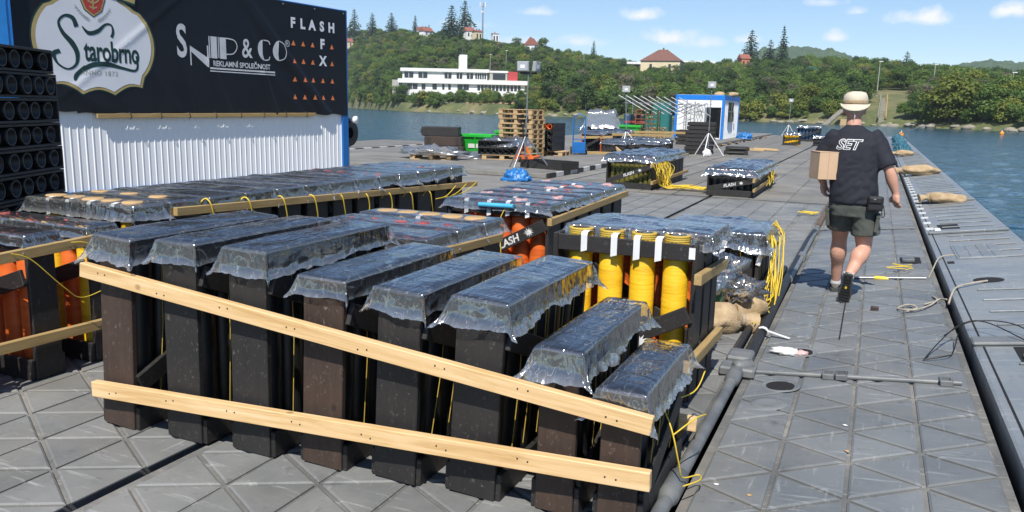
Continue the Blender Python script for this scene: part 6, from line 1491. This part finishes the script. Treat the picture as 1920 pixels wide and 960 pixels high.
def fused(name, mb, mat, voxel, smooth_it=6, wrinkle=None, parent=man):
    """closed shapes fused into one continuous surface"""
    me = mb.mesh(name+'_src', mat, clean=True); tmp = bpy.data.objects.new(name+'_src', me); C.objects.link(tmp)
    rm = tmp.modifiers.new('r', 'REMESH'); rm.mode = 'VOXEL'; rm.voxel_size = voxel; rm.use_smooth_shade = True
    sm = tmp.modifiers.new('s', 'SMOOTH'); sm.factor = .5; sm.iterations = smooth_it
    me2 = bpy.data.meshes.new_from_object(tmp.evaluated_get(bpy.context.evaluated_depsgraph_get())); bpy.data.objects.remove(tmp)
    me2.materials.clear(); me2.materials.append(mat)
    if wrinkle:
        nv = [(v.co.copy(), v.normal.copy()) for v in me2.vertices]
        for v, (co, nn) in zip(me2.vertices, nv): v.co = co + nn*wrinkle(co)
    for p in me2.polygons: p.use_smooth = True
    me2.name = name; return link(name, me2, parent)
def limb(mb, pts, rs, n=14, sub=5):
    P_ = [Vector(p) for p in pts]; out = []; rr = []
    for i in range(len(P_)-1):
        p0, p1, p2, p3 = P_[max(i-1, 0)], P_[i], P_[i+1], P_[min(i+2, len(P_)-1)]
        for k in range(sub):
            t = k/sub; out.append(.5*((2*p1)+(p2-p0)*t+(2*p0-5*p1+4*p2-p3)*t*t+(3*p1-p0-3*p2+p3)*t**3)); s = t*t*(3-2*t); rr.append(rs[i]*(1-s)+rs[i+1]*s)
    out.append(P_[-1]); rr.append(rs[-1]); mb.tube(out, rr, n)
def loft(mb, rings, n=24, pw=2.4):
    """closed elliptical sections: (centre, rx, ry)"""
    vs = []
    for (c, rx, ry) in rings:
        for k in range(n):
            t = 2*PI*k/n; cx, sx = math.cos(t), math.sin(t)
            vs.append(Vector(c) + V(rx*math.copysign(abs(cx)**(2/pw), cx), ry*math.copysign(abs(sx)**(2/pw), sx), 0))
    fs = [(i*n+k, i*n+(k+1) % n, (i+1)*n+(k+1) % n, (i+1)*n+k) for i in range(len(rings)-1) for k in range(n)] + [tuple(reversed(range(n))), tuple(range((len(rings)-1)*n, len(rings)*n))]
    mb.raw(vs, fs)
# joints
nk, hd = q(-.175, 7.53, 1.56), q(-.18, 7.56, 1.69)
LS, LE, LWr = q(-.325, 7.53, 1.445), q(-.445, 7.60, 1.22), q(-.375, 7.62, 1.035)
RS, RE, RWr = q(.005, 7.53, 1.445), q(.135, 7.49, 1.195), q(.205, 7.53, 1.00)
LH, LK, LA = q(-.205, 7.53, .90), q(-.205, 7.70, .535), q(-.205, 7.83, .135)
RH, RK, RA = q(-.035, 7.52, .90), q(-.0, 7.55, .50), q(-.095, 7.31, .285)
body = MB()
loft(body, [(q(-.12, 7.52, .84), .12, .09), (q(-.12, 7.52, .92), .16, .11), (q(-.13, 7.52, 1.02), .165, .115), (q(-.14, 7.52, 1.15), .16, .11), (q(-.155, 7.53, 1.3), .17, .115), (q(-.16, 7.53, 1.40), .15, .09), (q(-.165, 7.53, 1.47), .08, .06)])
limb(body, [q(-.165, 7.53, 1.45), nk, q(-.178, 7.545, 1.62)], [.075, .062, .060])
body.blob(hd + V(0, 0, .015), (.078, .098, .118), 0, .0, 20, 14)
body.blob(hd + V(0, .03, -.065), (.058, .065, .055), 0, .0, 14, 10); body.blob(hd + V(0, -.05, -.02), (.066, .05, .075), 0, .0, 14, 10)
body.blob(hd + V(0, .108, -.012), (.014, .022, .024), 0, .0, 8, 6)
for sx in (-1, 1):
    body.blob(hd + V(sx*.083, .0, -.008), (.012, .026, .034), 0, .0, 10, 8); body.blob(hd + V(sx*.03, .088, .022), (.02, .014, .010), 0, 0, 8, 6)
body.blob(hd + V(0, .098, -.052), (.026, .012, .009), 0, 0, 8, 6)
limb(body, [V(*(LS + V(.06, 0, -.01))), LS + V(.01, 0, -.01), (LS+LE)/2, LE, (LE*.55+LWr*.45), LWr], [.045, .046, .052, .043, .046, .029])
limb(body, [V(*(RS + V(-.06, 0, -.01))), RS + V(-.01, 0, -.01), (RS+RE)/2, RE, (RE*.6+RWr*.4), RWr], [.045, .046, .052, .044, .048, .030])
for (Hh, K, A) in ((LH, LK, LA), (RH, RK, RA)):
    d = (A-K); back = V(0, -.022, .012)
    limb(body, [Hh, (Hh+K)/2, K, K + d*.30 + back, K + d*.62, A], [.096, .086, .064, .073, .052, .039])
def hand(mb, W, dirv, side, curl, thumb_dir, palm=.085):
    """palm and five separate bent fingers"""
    d = Vector(dirv).normalized(); s = Vector(side).normalized(); nrm = d.cross(s).normalized()
    limb(mb, [W - d*.02, W + d*.03, W + d*palm*.8], [.028, .033, .030], 12)
    limb(mb, [W + d*.03 + s*.018, W + d*palm + s*.026], [.022, .019], 10); limb(mb, [W + d*.03 - s*.018, W + d*palm - s*.026], [.022, .019], 10)
    for k, (off, L) in enumerate(((.033, .070), (.011, .080), (-.011, .074), (-.032, .058))):
        p0 = W + d*(palm-.01) + s*off; a = d.copy(); pts = [p0]
        for j, (fr_, bend) in enumerate(((.45, .35), (.32, .9), (.26, 1.3))):
            b_ = curl*bend; a2 = (d*math.cos(b_) + nrm*math.sin(b_)).normalized(); pts.append(pts[-1] + a2*L*fr_)
        limb(mb, pts, [.0098, .0092, .0086, .0074], 8, 3)
    t = Vector(thumb_dir).normalized(); p0 = W + d*.025 + s*.026; limb(mb, [p0, p0 + t*.035, p0 + (t*.6+d*.6).normalized()*.066], [.013, .0105, .009], 8, 3)
hand(body, RWr, (.12, .10, -1), (-.35, .55, -.1), .85, (-.6, .4, -.5)); hand(body, LWr, (.10, -.35, -1), (.2, .9, .1), 1.1, (.6, .5, -.3), .075)
fused('body', body, M_skin, .0065, 4)
# t-shirt
sh = MB()
loft(sh, [(q(-.118, 7.515, .895), .196, .135), (q(-.12, 7.515, .95), .200, .140), (q(-.13, 7.515, 1.05), .198, .140), (q(-.14, 7.52, 1.17), .196, .135), (q(-.155, 7.525, 1.30), .200, .135), (q(-.16, 7.53, 1.40), .205, .125), (q(-.163, 7.53, 1.46), .185, .108), (q(-.166, 7.53, 1.51), .14, .09), (q(-.168, 7.53, 1.545), .09, .078), (q(-.17, 7.532, 1.565), .073, .072)], 28)
for (S_j, E_j) in ((LS, LE), (RS, RE)):
    d = (E_j - S_j); limb(sh, [S_j - d*.25, S_j, S_j + d*.5, S_j + d*.92], [.062, .080, .083, .086], 16)
def shirt_wr(co):
    a = mnoise.noise(Vector((co.x*9, co.y*9, co.z*4+3))); b = mnoise.noise(Vector((co.x*5+co.z*9, co.y*7, co.z*12-co.x*10))); low = max(0, min(1, (1.30-co.z)/.35))
    c = mnoise.noise(Vector((co.x*14-co.z*10, co.y*6, co.z*9+co.x*8)))
    return .005*a + .016*abs(b)*(.25+.75*low) + .007*abs(c) - .006
shirt = fused('tshirt', sh, M_shirt, .010, 5, shirt_wr)
# shorts
so = MB()
loft(so, [(q(-.12, 7.52, .78), .165, .118), (q(-.12, 7.52, .85), .185, .130), (q(-.12, 7.52, .93), .182, .126), (q(-.12, 7.52, .96), .17, .115)], 26)
limb(so, [LH + V(.0, 0, .02), (LH*.62+LK*.38) + V(-.005, 0, 0), LH*.40+LK*.60 + V(-.008, 0, 0)], [.115, .116, .122], 18); limb(so, [RH + V(0, 0, .02), RH*.62+RK*.38 + V(.012, 0, 0), RH*.32+RK*.68 + V(.016, 0, 0)], [.115, .116, .124], 18)
def short_wr(co):
    return .010*abs(mnoise.noise(Vector((co.x*9+co.z*7, co.y*8, co.z*13)))) + .004*mnoise.noise(co*20) - .004
shorts = fused('shorts', so, M_short, .010, 4, short_wr)
for sx, pp_ in ((1, q(.085, 7.47, .74)), (-1, q(-.315, 7.55, .76))):
    pk_ = MB().box(pp_, (.03, .13, .15), Matrix.Rotation(sx*.1, 3, 'Y')).build('cargo_pocket', M_short, shorts, .008, 2); MB().box(pp_ + V(sx*.006, 0, .065), (.034, .135, .035)).build('pocket_flap', M_short, pk_, .004)
# shoes and socks
def shoe(name, ankle, heel, toe, up):
    d = (toe-heel).normalized(); u = (Vector(up) - d*Vector(up).dot(d)).normalized(); s = d.cross(u); L = (toe-heel).length
    m = MB()
    prof = [(0, .028, .05), (.10, .038, .072), (.28, .036, .082), (.5, .042, .062), (.72, .049, .048), (.9, .040, .036), (1.0, .016, .022)]
    vs = []; n = 14
    for (t, w, h) in prof:
        for k in range(n):
            a = 2*PI*k/n; vs.append(heel + d*L*t + s*w*math.cos(a) + u*(.016 + (h*.5) + (h*.5)*math.sin(a)))
    fs = [(i*n+k, i*n+(k+1) % n, (i+1)*n+(k+1) % n, (i+1)*n+k) for i in range(len(prof)-1) for k in range(n)] + [tuple(reversed(range(n))), tuple(range((len(prof)-1)*n, len(prof)*n))]
    m.raw(vs, fs, 0, True); limb(m, [heel + d*L*.2 + u*.07, ankle + (heel+d*L*.2+u*.09-ankle)*.35], [.042, .044], 12)
    o = fused(name, m, M_shoe, .007, 3)
    sm = MB(); pts = [(0, .022), (.06, .036), (.25, .037), (.45, .040), (.7, .051), (.88, .044), (1.0, .018)]
    ring = [heel + d*L*(t*1.03-.015) + s*(w+.004) for t, w in pts] + [heel + d*L*(t*1.03-.015) - s*(w+.004) for t, w in reversed(pts)]; n2 = len(ring)
    sm.raw([p - u*.008 for p in ring] + [p + u*.024 for p in ring], [tuple(reversed(range(n2))), tuple(range(n2, 2*n2))] + [(i, (i+1) % n2, n2+(i+1) % n2, n2+i) for i in range(n2)])
    so_ = sm.build('sole', M_sole, o, .003)
    for k in range(9):
        t = .06+.1*k; w = np.interp(t, [a for a, b in pts], [b for a, b in pts])*.86
        M_ = Matrix((s, d, u)).transposed(); MB().box(heel + d*L*t - u*.011, (2*w, .014, .008), M_).build('tread_bar', M_rubber, so_)
    MB().box(heel + d*L*.45 - u*.012, (.016, .02, .008), Matrix((s, d, u)).transposed()).build('sole_badge', M_fuse, so_)
    MB().tube([ankle + (heel + d*L*.2 + u*.06 - ankle)*.5, ankle, ankle + V(0, .0, .035)], [.046, .043, .043], 14).build('sock', M_sock, man)
    for k in range(3): MB().tube([heel + d*L*(.45+.08*k) + s*.03 + u*.078, heel + d*L*(.45+.08*k) - s*.03 + u*.078], .004, 5).build('lace', M_tape, o)
    return o
shoe('shoe', LA, q(-.205, 7.79, .05), q(-.215, 8.07, .05), (0, 0, 1)); shoe('shoe', RA, q(-.095, 7.27, .315), q(-.118, 7.335, .045), (.05, .95, .25))
# hat, strap, pouch, box
ht_ = MB(); hc = hd + V(0, 0, .055)
ht_.lathe([(.099, -.005), (.100, .03), (.094, .065), (.075, .088), (.04, .098), (0, .10)], 28, tuple(hc))
hat = ht_.build('hat', M_hat, man)
for v in hat.data.vertices:
    c_ = v.co - hc; c_.y *= 1.12; v.co = hc + c_ + V(.004*mnoise.noise(c_*25), .004*mnoise.noise(c_*27+V(3, 0, 0)), .006*mnoise.noise(c_*20))
def brim(u, v):
    t = 2*PI*u; r = .097 + .022*v; dr_ = -.012 - .030*v + .034*v*math.cos(2*t) + .008*v*math.sin(3*t)
    return tuple(hc + V(math.cos(t)*r, math.sin(t)*r*1.12, dr_ + (.0)))
br_ = MB().grid(brim, 40, 5).build('brim', M_hat, hat); sd_ = br_.modifiers.new('t', 'SOLIDIFY'); sd_.thickness = .004
MB().lathe([(.1015, -.004), (.103, .004), (.1025, .022), (.1, .026)], 28, (0, 0, 0)).build('hat_band', M_burlap, hat); hat.children[-1].location = hc; hat.children[-1].scale = (1, 1.12, 1)
MB().tube(smooth([hd + V(-.086, 0, .05), hd + V(-.07, -.085, .0), hd + V(0, -.108, -.022), hd + V(.07, -.085, .0), hd + V(.086, 0, .05)]), .0055, 6).build('chin_cord', M_hat, hat)
MB().tube(smooth([hd + V(.0, -.106, -.022), hd + V(.008, -.105, -.06), hd + V(.0, -.088, -.10)]), .004, 5).build('cord_end', M_tape, hat)
po = MB().box(q(.055, 7.385, .915), (.125, .06, .125), Matrix.Rotation(.15, 3, 'Z')).build('belt_pouch', plain('black_nylon', (.012, .012, .013), .6), man, .022, 3)
MB().box(q(.055, 7.350, .945), (.10, .02, .05), Matrix.Rotation(.15, 3, 'Z')).build('pouch_flap', M_rubber, po, .008); MB().box(q(.05, 7.338, .955), (.02, .006, .010)).build('buckle', M_steel, po); MB().tube(smooth([q(.12, 7.40, .9), q(.135, 7.41, .82), q(.118, 7.41, .80), q(.11, 7.40, .88)]), .004, 5).build('pouch_strap', M_rubber, po)
# print on the back
def back_print(body_, mat, off, lift, size=.118):
    tmp = text('tmp_text', body_, mat, None, size, Matrix.Identity(4), 0.0, 'CENTER', 1.0, .32, off, .98)
    bm = bmesh.new(); bm.from_mesh(tmp.data); bpy.data.objects.remove(tmp); bmesh.ops.triangulate(bm, faces=bm.faces[:])
    for _ in range(5):
        es = [e for e in bm.edges if e.calc_length() > .012]
        if not es: break
        bmesh.ops.subdivide_edges(bm, edges=es, cuts=1); bmesh.ops.triangulate(bm, faces=[f_ for f_ in bm.faces if len(f_.verts) > 3])
    for v in bm.verts:
        x = -.205 + v.co.x*1.0 + .0; z = 1.395 + v.co.y
        p0 = q(x, 7.0, z); ok, loc, nn, idx = shirt.ray_cast(p0, V(0, 1, 0))
        v.co = (loc if ok else q(x, 7.39, z)) - V(0, lift, 0)
    bm.normal_update()
    for f_ in bm.faces:
        if f_.normal.y > 0: f_.normal_flip()
    me = bpy.data.meshes.new('back_print'); bm.to_mesh(me); bm.free(); me.materials.append(mat); return link('back_print', me, shirt)
bpy.context.view_layer.update()
back_print('SET', M_tape, .0048, .0015); back_print('SET', M_shirt, -.0012, .003)
bx_ = thing('cardboard_box', 'brown cardboard box held under the arm of the walking person', 'box', (-.385, 7.475, 1.095), R(24))
M_card = mottled('cardboard', (.50, .33, .20), (.58, .40, .26), 4, .85, .1, 60, .002)
MB().bb(-.08, .08, -.11, .11, 0, .235).build('carton', M_card, bx_, .003); MB().bb(-.0815, .0815, -.1115, .1115, .231, .237).build('flap', M_card, bx_, .001); MB().bb(-.0015, .0015, -.112, -.1098, .0, .233).build('fold_line', mottled('card_edge', (.36, .23, .13), (.42, .28, .17), 4, .9), bx_)

# ------------------------------------------------------------------ summer haze
hz_m = bpy.data.materials.new('summer_air'); hz_m.use_nodes = True
N = hz_m.node_tree.nodes; N.remove(N['Principled BSDF'])
pv = N.new('ShaderNodeVolumePrincipled'); pv.inputs['Color'].default_value = (.82, .90, 1.0, 1); pv.inputs['Density'].default_value = .00017; pv.inputs['Anisotropy'].default_value = .0
hz_m.node_tree.links.new(pv.outputs['Volume'], N['Material Output'].inputs['Volume'])
tag(MB().bb(-1500, 1500, -420, 1500, -7, 135).build('haze', hz_m), 'thin pale summer haze over the lake', None, None, 'stuff')
